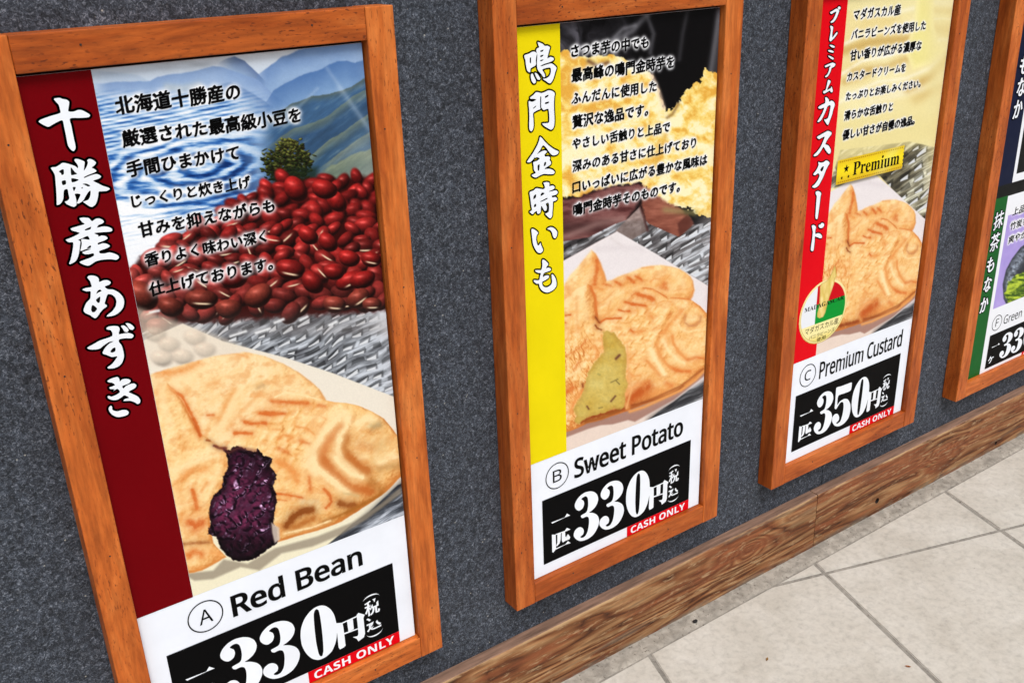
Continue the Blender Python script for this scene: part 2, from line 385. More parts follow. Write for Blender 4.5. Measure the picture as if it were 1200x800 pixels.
plank(jx2 + 0.0007, 3.0, 'reddish brown timber skirting board with a dark round hole low in its face, running right from the butt joint', [(h1[0], h1[2], 0.0072), (h2[0], max(h2[2], .006), 0.005)], seed=9)

# ------------------------------------------------------------------ numpy painter for the printed pictures
def vn(x, y, seed=0):
    r = np.random.default_rng(seed).random((256, 256)).astype(np.float32)
    xi = np.floor(x).astype(int); yi = np.floor(y).astype(int); fx = (x - xi).astype(np.float32); fy = (y - yi).astype(np.float32)
    fx = fx * fx * (3 - 2 * fx); fy = fy * fy * (3 - 2 * fy); xi &= 255; yi &= 255; x1 = (xi + 1) & 255; y1 = (yi + 1) & 255
    return (r[yi, xi] * (1 - fx) + r[yi, x1] * fx) * (1 - fy) + (r[y1, xi] * (1 - fx) + r[y1, x1] * fx) * fy
def fbm(x, y, seed=0, octv=4, gain=0.5):
    s = 0; a = 1.0; t = 0
    for o in range(octv): s = s + a * vn(x * 2 ** o + 17.3 * o, y * 2 ** o + 5.1 * o, seed + o); t += a; a *= gain
    return s / t
def sst(a, b, x):
    t = np.clip((x - a) / (b - a), 0, 1); return t * t * (3 - 2 * t)
def blur(a, s):
    if s <= 0: return a
    k = int(3 * s) + 1; g = np.exp(-0.5 * (np.arange(-k, k + 1) / s) ** 2).astype(np.float32); g /= g.sum()
    p = np.pad(a, ((k, k), (0, 0)), mode='edge'); a = sum(g[i] * p[i:i + a.shape[0]] for i in range(2 * k + 1))
    p = np.pad(a, ((0, 0), (k, k)), mode='edge'); return sum(g[i] * p[:, i:i + a.shape[1]] for i in range(2 * k + 1))
def C255(*c): return np.array(c, np.float32) / 255
class Paint:
    """a sheet painted in sRGB on a millimetre grid; PX, PY are the photo coordinates of each grid point (used to place features)"""
    def __init__(s, k, u0, u1, v0, v1, res, feat=None):
        s.k, s.u0, s.v0, s.res = k, u0, v0, res; s.feat = feat or k
        s.nu = int(round((u1 - u0) / res)) + 1; s.nv = int(round((v1 - v0) / res)) + 1
        s.U, s.V = np.meshgrid(u0 + res * np.arange(s.nu), v0 + res * np.arange(s.nv))
        s.PX, s.PY = px_of(s.feat, s.U, s.V); s.PX = s.PX.astype(np.float32); s.PY = s.PY.astype(np.float32)
        s.img = np.ones((s.nv, s.nu, 3), np.float32)
    def win(s, x0, x1, y0, y1):
        c = uvl(s.feat, [(x0, y0), (x1, y0), (x1, y1), (x0, y1)])
        a = int(max(0, (c[:, 0].min() - s.u0) / s.res)); b = int(min(s.nu, (c[:, 0].max() - s.u0) / s.res + 2))
        d = int(max(0, (c[:, 1].min() - s.v0) / s.res)); e = int(min(s.nv, (c[:, 1].max() - s.v0) / s.res + 2))
        return (slice(d, max(d, e)), slice(a, max(a, b)))
    def sdf(s, pts, sl, closed=True):
        x, y = s.PX[sl], s.PY[sl]; d = np.full(x.shape, 1e9, np.float32); ins = np.zeros(x.shape, bool); n = len(pts)
        for i in range(n if closed else n - 1):
            (ax, ay), (bx, by) = pts[i], pts[(i + 1) % n]; ex, ey = bx - ax, by - ay; L = ex * ex + ey * ey + 1e-9
            t = np.clip(((x - ax) * ex + (y - ay) * ey) / L, 0, 1); d = np.minimum(d, (x - ax - t * ex) ** 2 + (y - ay - t * ey) ** 2)
            if closed and ay != by:
                ins ^= ((ay > y) != (by > y)) & (x < ex * (y - ay) / (by - ay + 1e-12) + ax)
        d = np.sqrt(d); return np.where(ins, -d, d) if closed else d
    def over(s, sl, col, m):
        m = np.clip(m, 0, 1)[..., None]; s.img[sl] = s.img[sl] * (1 - m) + col * m
    def poly(s, pts, col, soft=0.8, alpha=1.0, rough=0.0, rs=6.0):
        P = np.array(pts); pad = soft * 2 + rough * 2 + 2
        sl = s.win(P[:, 0].min() - pad, P[:, 0].max() + pad, P[:, 1].min() - pad, P[:, 1].max() + pad)
        d = s.sdf(pts, sl)
        if rough: d = d + rough * 2 * (fbm(s.PX[sl] / rs, s.PY[sl] / rs, 91, 3) - .5)
        m = sst(soft, -soft, d) * alpha
        c = col(s.PX[sl], s.PY[sl], d) if callable(col) else col
        s.over(sl, c, m); return sl, d, m
    def stroke(s, pts, wd, col, alpha=1.0, taper=False):
        P = np.array(pts); pad = wd * 3
        sl = s.win(P[:, 0].min() - pad, P[:, 0].max() + pad, P[:, 1].min() - pad, P[:, 1].max() + pad)
        d = s.sdf(pts, sl, False); s.over(sl, col, np.exp(-(d / wd) ** 2) * alpha)
    def ridge(s, pts, ctop, cbot, depth, seed=1, amp=2.0, alpha=1.0, soft=1.0):
        P = np.array(pts); x, y = s.PX, s.PY
        yr = np.interp(x, P[:, 0], P[:, 1]) + amp * (fbm(x / 11, x * 0 + seed, seed, 4, .6) - .5) * 2
        d = y - yr; m = sst(-soft, soft, d) * alpha * sst(P[0, 0], P[0, 0] + 26, x) * sst(P[-1, 0] + 1, P[-1, 0] - 8, x)
        t = np.clip(d / depth + .25 * (fbm(x / 14, y / 9, seed + 7, 4) - .5), 0, 1)[..., None]
        s.over((slice(None), slice(None)), ctop * (1 - t) + cbot * t, m)
    def bean(s, cx, cy, a, b, th, col, hil=0, soft=0.10, shine=1.0, alpha=1.0):
        R = max(a, b) * 1.15; sl = s.win(cx - R, cx + R, cy - R, cy + R)
        x, y = s.PX[sl] - cx, s.PY[sl] - cy
        if x.size == 0: return
        ct, stt = math.cos(th), math.sin(th); p = (x * ct + y * stt) / a; q = (-x * stt + y * ct) / b
        q2 = q + 0.12 * p * p
        r2 = p * p + q2 * q2; m = sst(1 + soft, 1 - soft, np.sqrt(r2)); nz = np.sqrt(np.clip(1 - r2, 0, 1))
        nx = (p * ct - q2 * stt); ny = (p * stt + q2 * ct)
        lam = np.clip(-.35 * nx - .62 * ny + .62 * nz, 0, 1); fre = (1 - nz) ** 2
        mo = .88 + .3 * (fbm(s.PX[sl] / 3.1, s.PY[sl] / 3.1, 19, 2) - .3) if a > 7 else 1.0
        c = col * ((0.16 + 1.0 * lam) * mo)[..., None] + C255(70, 24, 20) * fre[..., None] * .35
        hx, hy = nx + .28, ny + .42; sp = np.exp(-(hx * hx * 4 + hy * hy * 11)) * .42 + .55 * np.exp(-(hx * hx * 14 + hy * hy * 60)); c = c + shine * sp[..., None] * C255(200, 150, 140) * .75
        if hil:
            hh = np.exp(-((p - .05) / .5) ** 4 - ((q2 - hil * .42) / .1) ** 2); c = c * (1 - hh[..., None]) + C255(240, 215, 180) * hh[..., None]
        s.over(sl, np.clip(c, 0, 1), m * alpha)
    def noise_mul(s, amt, sc, seed):
        s.img *= (1 + amt * (fbm(s.PX / sc, s.PY / sc, seed, 3) - .5))[..., None]
    def build(s, name, parent, y=SHEET_Y, mask=None):
        ox = FRAME_X[s.k] + SW; o = wloc(parent)
        co = np.stack([ox + s.U / 1000 - o.x, np.full(s.U.shape, y - o.y), OPEN_TOP - s.V / 1000 - o.z], -1).astype(np.float32).reshape(-1)
        nv = s.nu * s.nv; idx = np.arange(nv).reshape(s.nv, s.nu)
        q = np.stack([idx[:-1, :-1], idx[1:, :-1], idx[1:, 1:], idx[:-1, 1:]], -1).reshape(-1, 4).astype(np.int32)
        if mask is not None: q = q[mask[:-1, :-1].reshape(-1) & mask[1:, 1:].reshape(-1)]
        q = q.reshape(-1); nf = q.size // 4
        me = bpy.data.meshes.new(name); me.vertices.add(nv); me.vertices.foreach_set('co', co); me.loops.add(q.size); me.loops.foreach_set('vertex_index', q)
        me.polygons.add(nf); me.polygons.foreach_set('loop_start', np.arange(0, q.size, 4, dtype=np.int32)); me.update(calc_edges=True)
        c = np.clip(s.img, 0, 1); lin = np.where(c <= .04045, c / 12.92, ((c + .055) / 1.055) ** 2.4) * ALB
        at = me.color_attributes.new('print', 'FLOAT_COLOR', 'POINT')
        at.data.foreach_set('color', np.concatenate([lin, np.ones((*lin.shape[:2], 1))], -1).astype(np.float32).reshape(-1))
        me.materials.append(PRINT); ob = bpy.data.objects.new(name, me); C.objects.link(ob); ob.parent = parent
        return ob

# ---- shared pieces of the pictures
def basket(p, sl_pts, tone=(C255(66, 66, 72), C255(126, 131, 138), C255(206, 213, 223)), ang=-27, seed=3, bright=None, slots=True, warm=None):
    P = np.array(sl_pts); sl = p.win(P[:, 0].min(), P[:, 0].max(), P[:, 1].min(), P[:, 1].max()); x, y = p.PX[sl], p.PY[sl]
    a = math.radians(ang); u = x * math.cos(a) + y * math.sin(a); v = -x * math.sin(a) + y * math.cos(a)
    v = v + 13 * (fbm(x / 45, y / 45, seed + 30, 2) - .5); u = u + 16 * (fbm(x / 38, y / 38, seed + 31, 2) - .5)
    n1 = fbm(u / 26, v / 3.2, seed, 4, .6); n2 = fbm(u / 40, v / 9, seed + 5, 3)
    t = np.clip((n1 * .80 + n2 * .45 - .37) * 2.0 + (0 if bright is None else bright(x, y)), 0, 1)[..., None]
    c = np.where(t < .5, tone[0] + (tone[1] - tone[0]) * t * 2, tone[1] + (tone[2] - tone[1]) * (t * 2 - 1))
    if slots:
        cu, cv = 21.0, 10.5; row = np.floor(v / cv); uu = u + (row % 2) * cu * .5 + 3 * np.sin(row * 1.7); ci = np.floor(uu / cu)
        jit = (np.sin(ci * 12.9898 + row * 78.233) * 43758.5453) % 1.0; jit2 = (np.sin(ci * 39.346 + row * 11.135) * 24634.63) % 1.0
        fu = uu - ci * cu - cu * .5 + (jit - .5) * 7; fv = v - row * cv - cv * .5 + (jit2 - .5) * 4 + fu * (jit2 - .5) * .25; ln = 3.6 + 4.6 * jit2; wd = (1.2 + 1.0 * jit) * (.35 + .65 * (fu / ln + 1) / 2)
        dd = np.maximum(np.abs(fu + fv * .5) - ln, (np.abs(fv) - wd) * 2.0)
        sh = sst(2.2, -.5, np.maximum(np.abs(fu + fv * .5 - 1) - ln - 1, (np.abs(fv + 2.0) - wd - 1.2) * 1.4)); c = c * (1 - .38 * sh[..., None])
        mk = sst(1.0, -.6, dd)[..., None] * (jit > .22)[..., None]; mk = mk * .86; c = c * (1 - mk) + C255(236, 240, 245) * mk
    if warm is not None: c = c * (1 - warm[0]) + warm[1] * warm[0]
    m = sst(1.0, -1.0, p.sdf(sl_pts, sl)); p.over(sl, c, m)

def cake(p, pts, light, mid, dark, radius=26, relief=(), marks=(), seed=11, soft=1.0, tex=1.0, rough=1.0, dirv=(-.45, -.62), torn=None):
    """a golden cake: domed from its outline, embossed by the relief strokes, toasted by noise and marks"""
    P = np.array(pts); sl = p.win(P[:, 0].min() - 4, P[:, 0].max() + 4, P[:, 1].min() - 4, P[:, 1].max() + 4); x, y = p.PX[sl], p.PY[sl]
    d = p.sdf(pts, sl) + rough * (fbm(x / 4, y / 4, seed + 40, 3) - .5); t = np.clip(-d / radius, 0, 1); h = radius * .42 * np.sqrt(1 - (1 - t) ** 2)
    rel = np.zeros_like(h)
    for pl, wd, amp in relief:
        dl = p.sdf(pl, sl, False); rel = rel + amp * np.exp(-(dl / wd) ** 2)
    big = fbm(x / 16, y / 16, seed, 4); med = fbm(x / 5, y / 5, seed + 3, 4); fin = fbm(x / 1.8, y / 1.8, seed + 9, 3)
    wr = fbm((x * .8 + y * .6) / 9, (x * -.6 + y * .8) / 2.6, seed + 13, 4)
    h = h + rel + tex * (4.0 * (big - .5) + 1.1 * (med - .5) + .9 * (wr - .5) + .15 * (fin - .5))
    if torn is not None: h = h + 5.0 * (fbm((x * .5 + y * .86) / 7, (x * -.86 + y * .5) / 2.4, seed + 17, 4) - .5) * torn(x, y)
    h = blur(h, .55 / p.res); gx = np.gradient(h, axis=1) / (np.gradient(x, axis=1) + 1e-6); gy = np.gradient(h, axis=0) / (np.gradient(y, axis=0) + 1e-6)
    il = 1 / np.sqrt(1 + gx * gx + gy * gy); lam = (dirv[0] * -gx + dirv[1] * -gy + .85) * il
    lam = np.clip(lam, 0, 1.5)
    toast = np.clip((med * .45 + big * .7 - .52) * 3.0, 0, 1) * .6
    tt = np.clip((lam - .85) * 1.35 + .76 - toast * .34 + .20 * (fin - .5) + .26 * (med - .5), 0, 1)[..., None]
    c = np.where(tt < .5, dark + (mid - dark) * tt * 2, mid + (light - mid) * (tt * 2 - 1))
    hot = np.clip((fbm(x / 9 + y / 22, y / 7, seed + 21, 4) - .50) * 4, 0, 1)[..., None] * .42; c = c * (1 - hot) + C255(230, 146, 74) * hot
    w1 = 3.2 * (fbm(x / 6, y / 6, seed + 51, 3) - .5); gr = .72 + .6 * (fbm(x / 2.4, y / 2.4, seed + 52, 3) - .2)
    for pl, wd, col, a in marks:
        ds_ = p.sdf(pl, sl, False); dl = np.maximum(ds_ + w1 * min(1, wd / 3), 0); mk = np.clip((np.exp(-(dl / wd) ** 2) * .78 + .34 * np.exp(-(ds_ / (wd * 2.1 + 1.2)) ** 2)) * a * gr * 1.22, 0, .96)[..., None]; c = c * (1 - mk) + col * mk
    p.over(sl, np.clip(c, 0, 1), sst(soft, -soft, d))

PK_, OR_, DO_, BR_ = C255(253, 226, 172), C255(234, 152, 80), C255(216, 112, 48), C255(146, 74, 34)
def M(x0, y0, s, lst):
    return [(zm(x0, y0, s, q), w_ / s, (c if not isinstance(c, tuple) else C255(*c)), a) for q, w_, c, a in lst]
MARKS_B = M(655, 290, 7.27, [([(320,110),(330,180),(315,250),(305,310)],18,DO_,.75), ([(350,150),(370,220),(375,270)],14,OR_,.5), ([(270,330),(310,420),(318,520),(315,600)],12,DO_,.7), ([(300,340),(370,355)],12,OR_,.6), ([(380,310),(440,325)],14,DO_,.6), ([(480,290),(525,315)],12,DO_,.7), ([(590,255),(635,295)],14,DO_,.75), ([(565,465),(610,475),(650,490)],12,DO_,.85), ([(510,530),(560,545),(600,540)],9,DO_,.85), ([(350,640),(400,605),(450,605),(530,600)],9,DO_,.85), ([(310,590),(330,620),(345,640)],7,BR_,.8), ([(310,660),(325,685),(360,700)],7,BR_,.85), ([(55,578),(95,572)],8,DO_,.9), ([(50,640),(60,640)],6,DO_,.7), ([(610,700),(630,715)],9,DO_,.6), ([(150,470),(155,600),(165,720)],12,OR_,.35), ([(70,340),(90,400)],20,OR_,.5), ([(620,410),(655,385)],6,DO_,.5), ([(410,450),(470,410),(540,380)],14,PK_,.5), ([(340,480),(400,440),(470,370)],8,OR_,.4), ([(350,520),(430,470)],9,PK_,.5), ([(420,520),(440,460)],8,OR_,.4), ([(190,380),(230,480),(230,600)],26,PK_,.4)]) \
 + M(740, 300, 8, [([(110,300),(200,310),(330,385)],6,DO_,.6), ([(60,360),(120,375),(200,405)],20,DO_,.9), ([(0,450),(60,455),(130,465)],12,DO_,.85), ([(40,190),(70,205),(95,225)],14,DO_,.7), ([(180,240),(210,210),(260,215)],12,OR_,.6), ([(310,260),(290,290),(320,300)],24,DO_,.55), ([(340,200),(360,180)],10,OR_,.5), ([(100,110),(200,100)],8,OR_,.5), ([(370,390),(450,395),(560,410)],8,DO_,.55), ([(400,330),(450,310),(540,310)],8,OR_,.4), ([(250,440),(300,420),(370,425)],6,OR_,.5), ([(480,500),(420,570),(350,640),(310,720)],16,OR_,.6), ([(505,560),(500,620),(540,655),(600,650),(645,610),(650,570)],11,(206,136,84),.6), ([(560,590),(600,575)],22,PK_,.6), ([(440,640),(470,690),(540,710),(640,690)],10,PK_,.5), ([(0,700),(20,715)],9,DO_,.7), ([(60,720),(130,700)],7,OR_,.6), ([(180,560),(200,580)],9,OR_,.6), ([(260,650),(200,690)],6,OR_,.5), ([(590,440),(670,510),(700,560)],4,DO_,.4), ([(400,180),(480,230),(490,290)],22,PK_,.4)]) \
 + M(740, 380, 7.27, [([(350,100),(355,160),(400,230),(470,300)],13,OR_,.85), ([(480,300),(560,280),(620,290)],14,DO_,.55), ([(210,170),(240,260),(300,340),(380,390),(490,400)],16,OR_,.85), ([(360,380),(420,400),(500,400)],16,DO_,.5), ([(130,310),(190,370),(240,430)],13,OR_,.8), ([(300,500),(340,520)],22,DO_,.5), ([(0,640),(60,560),(150,480)],10,OR_,.7), ([(20,620),(80,580),(140,540)],44,(198,96,38),.75), ([(0,690),(200,640),(380,570),(440,530)],10,BR_,.8), ([(200,600),(330,560)],30,OR_,.5), ([(240,80),(260,70)],9,OR_,.7), ([(20,70),(80,50)],10,OR_,.6), ([(280,60),(320,0)],10,OR_,.5), ([(170,230),(220,330),(280,420)],20,PK_,.85), ([(270,130),(310,220),(390,300),(450,330)],15,PK_,.6), ([(420,150),(450,220),(520,250)],20,PK_,.4)]) \
 + M(660, 390, 6.67, [([(30,460),(70,430)],20,DO_,.7), ([(60,620),(80,540),(160,440)],14,OR_,.7), ([(90,280),(120,230)],8,DO_,.6), ([(150,400),(155,420)],8,BR_,.7), ([(240,100),(270,130),(260,190)],14,OR_,.6), ([(40,170),(140,110),(180,50)],6,DO_,.4), ([(300,20),(310,120)],8,OR_,.5), ([(140,690),(250,650),(400,610),(470,590)],16,(150,70,28),.85), ([(520,520),(580,470)],34,(196,92,36),.8), ([(490,480),(540,430),(590,400)],8,(238,166,100),.9), ([(60,330),(110,300),(160,240)],14,PK_,.5), ([(500,300),(560,340),(600,330)],10,OR_,.5), ([(510,230),(590,250)],7,OR_,.4)])
MARKS_A = M(170, 400, 6.667, [([(90,240),(200,245),(320,220),(420,170)],26,OR_,.65), ([(600,100),(720,95),(800,120)],12,OR_,.5), ([(210,370),(290,430),(340,530),(390,620),(430,730)],13,DO_,.8), ([(180,350),(230,390)],8,OR_,.5), ([(370,600),(430,740)],8,(196,92,36),.6), ([(485,575),(535,575)],10,DO_,.6), ([(900,560),(1000,560)],16,DO_,.7), ([(780,630),(850,640),(940,635)],17,DO_,.75), ([(700,715),(830,715)],14,DO_,.8), ([(90,400),(120,350)],22,OR_,.6), ([(500,340),(560,320)],20,OR_,.35), ([(880,360),(920,345)],16,(200,160,110),.5), ([(480,770),(505,775)],8,BR_,.7), ([(120,360),(150,500),(200,640)],34,PK_,.5), ([(240,340),(400,250),(520,180),(640,140)],34,PK_,.5), ([(600,650),(700,450),(760,350)],24,PK_,.55), ([(560,640),(640,480),(700,380)],14,OR_,.3), ([(640,680),(760,540),(900,400)],16,OR_,.3)]) \
 + M(310, 440, 6.67, [([(60,200),(150,205),(250,210),(340,215)],19,DO_,.7), ([(0,295),(80,300),(160,295)],15,DO_,.7), ([(430,230),(470,240)],16,DO_,.55), ([(380,340),(430,310),(480,340),(440,400)],10,OR_,.65), ([(250,400),(330,410),(390,460)],10,OR_,.65), ([(100,500),(150,460),(220,480),(180,510)],9,OR_,.65), ([(280,510),(350,530)],14,DO_,.5), ([(120,570),(180,600)],18,DO_,.5), ([(100,670),(200,720),(260,770)],26,OR_,.6), ([(60,420),(120,420)],9,OR_,.5), ([(600,400),(540,460),(470,550),(440,640),(480,720),(560,790)],34,(212,124,62),.8), ([(640,480),(620,560),(650,630),(720,700),(800,740)],32,(192,116,52),.85), ([(760,530),(850,560)],48,(214,150,90),.45), ([(850,400),(890,380)],26,(176,150,104),.7), ([(900,560),(960,500)],40,(220,180,120),.4), ([(900,720),(1040,700)],30,(190,140,80),.6), ([(620,290),(540,360),(460,450),(400,560),(360,680),(400,760)],30,PK_,.9), ([(660,330),(640,400),(590,470),(570,570),(600,660),(700,750)],26,PK_,.85), ([(720,370),(800,330),(870,340)],26,PK_,.65), ([(900,680),(1030,630)],24,PK_,.7), ([(740,650),(800,630)],16,PK_,.6), ([(80,170),(160,130),(300,150),(440,190)],10,PK_,.75), ([(280,340),(450,320)],22,PK_,.45), ([(10,440),(60,460),(40,520)],14,PK_,.4), ([(300,450),(340,480)],16,PK_,.4)]) \
 + M(310, 530, 7.275, [([(130,90),(180,100),(240,170),(280,240)],26,OR_,.7), ([(100,350),(200,360),(320,385)],12,DO_,.75), ([(110,400),(190,410)],8,DO_,.5), ([(380,210),(390,310)],16,DO_,.6), ([(510,310),(560,370),(570,420),(525,470)],13,DO_,.85), ([(500,60),(560,140),(640,220),(740,300),(900,330)],42,(198,106,44),.85), ([(720,30),(800,100),(870,160)],30,(194,110,48),.75), ([(900,240),(1000,320)],36,(176,112,50),.5), ([(650,430),(720,450),(760,450)],32,(146,76,28),.9), ([(190,620),(250,540),(330,500),(400,490)],32,(136,68,22),.95), ([(250,640),(420,560)],26,(186,112,50),.8), ([(500,590),(700,510),(900,410),(1000,350)],16,(168,102,38),.75), ([(170,690),(400,640),(560,580)],9,PK_,.7), ([(420,60),(430,130),(560,220),(660,310),(700,340)],32,PK_,.9), ([(600,40),(650,110),(740,180),(830,210)],22,PK_,.85), ([(330,420),(450,420)],20,(226,196,150),.6), ([(680,350),(800,370)],14,(214,180,124),.6)]) \
 + M(185, 510, 4.71, [([(150,230),(180,190),(200,180)],12,OR_,.6), ([(240,190),(270,180)],14,OR_,.5), ([(270,260),(240,310)],8,OR_,.5), ([(190,300),(205,350),(215,400)],11,DO_,.8), ([(180,480),(210,500),(240,480)],25,(212,106,48),.75), ([(140,600),(220,590),(280,590)],10,(150,84,40),.55), ([(170,660),(200,640),(240,650)],18,DO_,.65), ([(300,640),(340,660)],20,OR_,.6), ([(80,280),(130,230)],7,OR_,.5), ([(310,55),(340,70),(375,70)],7,(110,50,36),.85), ([(120,300),(140,400),(130,470)],20,OR_,.25), ([(90,200),(180,150),(330,110)],18,PK_,.55), ([(250,380),(290,300),(330,200)],18,PK_,.45)])

def glow_text(p, polys, sig=2.3, gain=9.0, mx=1.0):
    g = np.zeros((p.nv, p.nu), np.float32)
    for pl in polys:
        q = np.array(pl); q2 = np.roll(q, -1, 0)
        for t in (0, .33, .66):
            r = q * (1 - t) + q2 * t; i = ((r[:, 0] - p.u0) / p.res).round().astype(int); j = ((r[:, 1] - p.v0) / p.res).round().astype(int)
            ok = (i >= 0) & (i < p.nu) & (j >= 0) & (j < p.nv); g[j[ok], i[ok]] = 1
    g = np.clip(blur(g, sig / p.res) * gain * .35, 0, mx)[..., None]; p.img = p.img * (1 - g) + C255(250, 252, 255) * g

# ------------------------------------------------------------------ lettering
_gl = {}
BOLD = lambda t: ''.join(chr(0x1D5D4 + ord(c) - 65) if 'A' <= c <= 'Z' else chr(0x1D5EE + ord(c) - 97) if 'a' <= c <= 'z' else c for c in t)
SANS = lambda t: ''.join(chr(0x1D5A0 + ord(c) - 65) if 'A' <= c <= 'Z' else chr(0x1D5BA + ord(c) - 97) if 'a' <= c <= 'z' else c for c in t)
SERIF = lambda t: ''.join(chr(0x1D400 + ord(c) - 65) if 'A' <= c <= 'Z' else chr(0x1D41A + ord(c) - 97) if 'a' <= c <= 'z' else c for c in t)
def glyph_groups(txt, rise=0.0, kana=1.0, res=4):
    """closed outlines of a text in em units, one list per character; horizontals may rise to the right as brushed ones do"""
    key = (txt, rise, kana, res)
    if key in _gl: return _gl[key]
    cu = bpy.data.curves.new('t', 'FONT'); cu.body = txt; cu.size = 1.0
    ob = bpy.data.objects.new('t', cu); C.objects.link(ob)
    dg = bpy.context.evaluated_depsgraph_get(); cc = ob.evaluated_get(dg).to_curve(dg)
    G = {}
    for sp in cc.splines:
        if sp.type == 'BEZIER':
            bp = sp.bezier_points; n = len(bp); L = []
            for i in range(n):
                a, b_ = bp[i], bp[(i + 1) % n]; p0, p1, p2, p3 = (np.array(v[:2]) for v in (a.co, a.handle_right, b_.handle_left, b_.co))
                dv = p3 - p0; ln = np.linalg.norm(dv) + 1e-9; off = max(abs(dv[0] * (q - p0)[1] - dv[1] * (q - p0)[0]) / ln for q in (p1, p2))
                for t in ([0.0] if off < .002 else np.arange(res) / res): L.append((1 - t) ** 3 * p0 + 3 * (1 - t) ** 2 * t * p1 + 3 * (1 - t) * t * t * p2 + t ** 3 * p3)
            L = np.array(L)
        else: L = np.array([v.co[:2] for v in sp.points])
        L = L[np.linalg.norm(L - np.roll(L, 1, 0), axis=1) > 1e-5]
        if len(L) > 2: G.setdefault(sp.character_index, []).append(L)
    ob.evaluated_get(dg).to_curve_clear(); bpy.data.objects.remove(ob); bpy.data.curves.remove(cu)
    outl = []
    for ci in sorted(G):
        g = G[ci]; A = np.concatenate(g); c = (A.min(0) + A.max(0)) / 2; k = kana if ci < len(txt) and 0x3041 <= ord(txt[ci]) <= 0x30FF else 1.0
        outl.append([np.stack([c[0] + (L[:, 0] - c[0]) * k, c[1] + (L[:, 1] - c[1]) * k + rise * (L[:, 0] - c[0])], 1) for L in g])
    _gl[key] = outl; return outl
def thick(gs, bx, by):
    """the same characters with every stroke made heavier, bx across and by along"""
    area = lambda L: 0.5 * np.sum(L[:, 0] * np.roll(L[:, 1], -1) - np.roll(L[:, 0], -1) * L[:, 1])
    tot = sum(area(L) for g in gs for L in g); sg = 1.0 if tot > 0 else -1.0; o = []
    for g in gs:
        gg = []
        for L in g:
            e1 = L - np.roll(L, 1, 0); e2 = np.roll(L, -1, 0) - L
            n1 = np.stack([e1[:, 1], -e1[:, 0]], 1); n2 = np.stack([e2[:, 1], -e2[:, 0]], 1)
            n1 /= np.linalg.norm(n1, axis=1)[:, None] + 1e-12; n2 /= np.linalg.norm(n2, axis=1)[:, None] + 1e-12
            nn = (n1 + n2) / np.maximum(1 + np.sum(n1 * n2, 1), .5)[:, None]
            gg.append(L + sg * nn * np.array([bx, by]))
        o.append(gg)
    return o
def fit(gs, u0, u1, vbase, vh=None, bb=None):
    """place characters on the sheet (mm, v down) so their ink spans u0..u1 and rests on vbase"""
    A = np.concatenate([L for g in gs for L in g]); x0, y0 = A.min(0); x1, y1 = A.max(0)
    if bb: y0, y1 = bb
    s = (u1 - u0) / (x1 - x0); sy = s if vh is None else vh / (y1 - y0)
    return [[np.stack([u0 + (L[:, 0] - x0) * s, vbase - (L[:, 1] - y0) * sy], 1) for L in g] for g in gs]
def smooth_loop(pts, it=4, tens=0.5):
    P = np.array(pts, float); n = len(P); outp = []
    for i in range(n):
        p0, p1, p2, p3 = P[i - 1], P[i], P[(i + 1) % n], P[(i + 2) % n]
        d01 = np.linalg.norm(p1 - p0) + 1e-9; d12 = np.linalg.norm(p2 - p1) + 1e-9; d23 = np.linalg.norm(p3 - p2) + 1e-9
        m1 = (p2 - p0) / (d01 + d12) * d12 * tens * 1.6; m2 = (p3 - p1) / (d12 + d23) * d12 * tens * 1.6
        for t in np.arange(it) / it:
            outp.append((2 * t ** 3 - 3 * t * t + 1) * p1 + (t ** 3 - 2 * t * t + t) * m1 + (-2 * t ** 3 + 3 * t * t) * p2 + (t ** 3 - t * t) * m2)
    return np.array(outp)
def fill2d(loops):
    cu = bpy.data.curves.new('f', 'CURVE'); cu.dimensions = '2D'; cu.fill_mode = 'BOTH'
    for L in loops:
        sp = cu.splines.new('POLY'); sp.points.add(len(L) - 1); sp.use_cyclic_u = True
        sp.points.foreach_set('co', np.concatenate([L, np.zeros((len(L), 1)), np.ones((len(L), 1))], 1).astype(np.float32).reshape(-1))
    ob = bpy.data.objects.new('f', cu); C.objects.link(ob)
    dg = bpy.context.evaluated_depsgraph_get(); me = ob.evaluated_get(dg).to_mesh()
    v = np.empty(len(me.vertices) * 3, np.float32); me.vertices.foreach_get('co', v)
    f = [list(p.vertices) for p in me.polygons]
    ob.evaluated_get(dg).to_mesh_clear(); bpy.data.objects.remove(ob); bpy.data.curves.remove(cu)
    return v.reshape(-1, 3)[:, :2], f
def sheet_mesh(name, k, groups, mat, parent, lift):
    """flat printed shapes on the sheet of frame k; each group is filled on its own, a hair above the last"""
    V, F = [], []; ox = FRAME_X[k] + SW
    for gi, g in enumerate(groups):
        v, f = g if isinstance(g, tuple) else fill2d(g)
        base = len(V); yy = SHEET_Y - lift - gi * 1e-5
        V += [(ox + a / 1000, yy, OPEN_TOP - b_ / 1000) for a, b_ in v]; F += [[base + i for i in q] for q in f]
    me = bpy.data.meshes.new(name); me.from_pydata(V, [], F); me.update()
    bm = bmesh.new(); bm.from_mesh(me)
    for fc in bm.faces:
        fc.normal_update()
        if fc.normal.y > 0: fc.normal_flip()
    bm.to_mesh(me); bm.free()
    return link(name, me, mat, parent)
def pen(loops, ma, mi, ang=-38.0):
    """outline swept by a tilted elliptical nib: thickens strokes as a brush would"""
    c, s_ = math.cos(math.radians(ang)), math.sin(math.radians(ang)); R = np.array([[c, -s_], [s_, c]]); k = ma / mi
    W = [np.stack([(L @ R)[:, 0] / k, (L @ R)[:, 1]], 1) for L in loops]; V, F = ribbon(W, mi, 8)
    return np.stack([V[:, 0] * k, V[:, 1]], 1) @ R.T, F
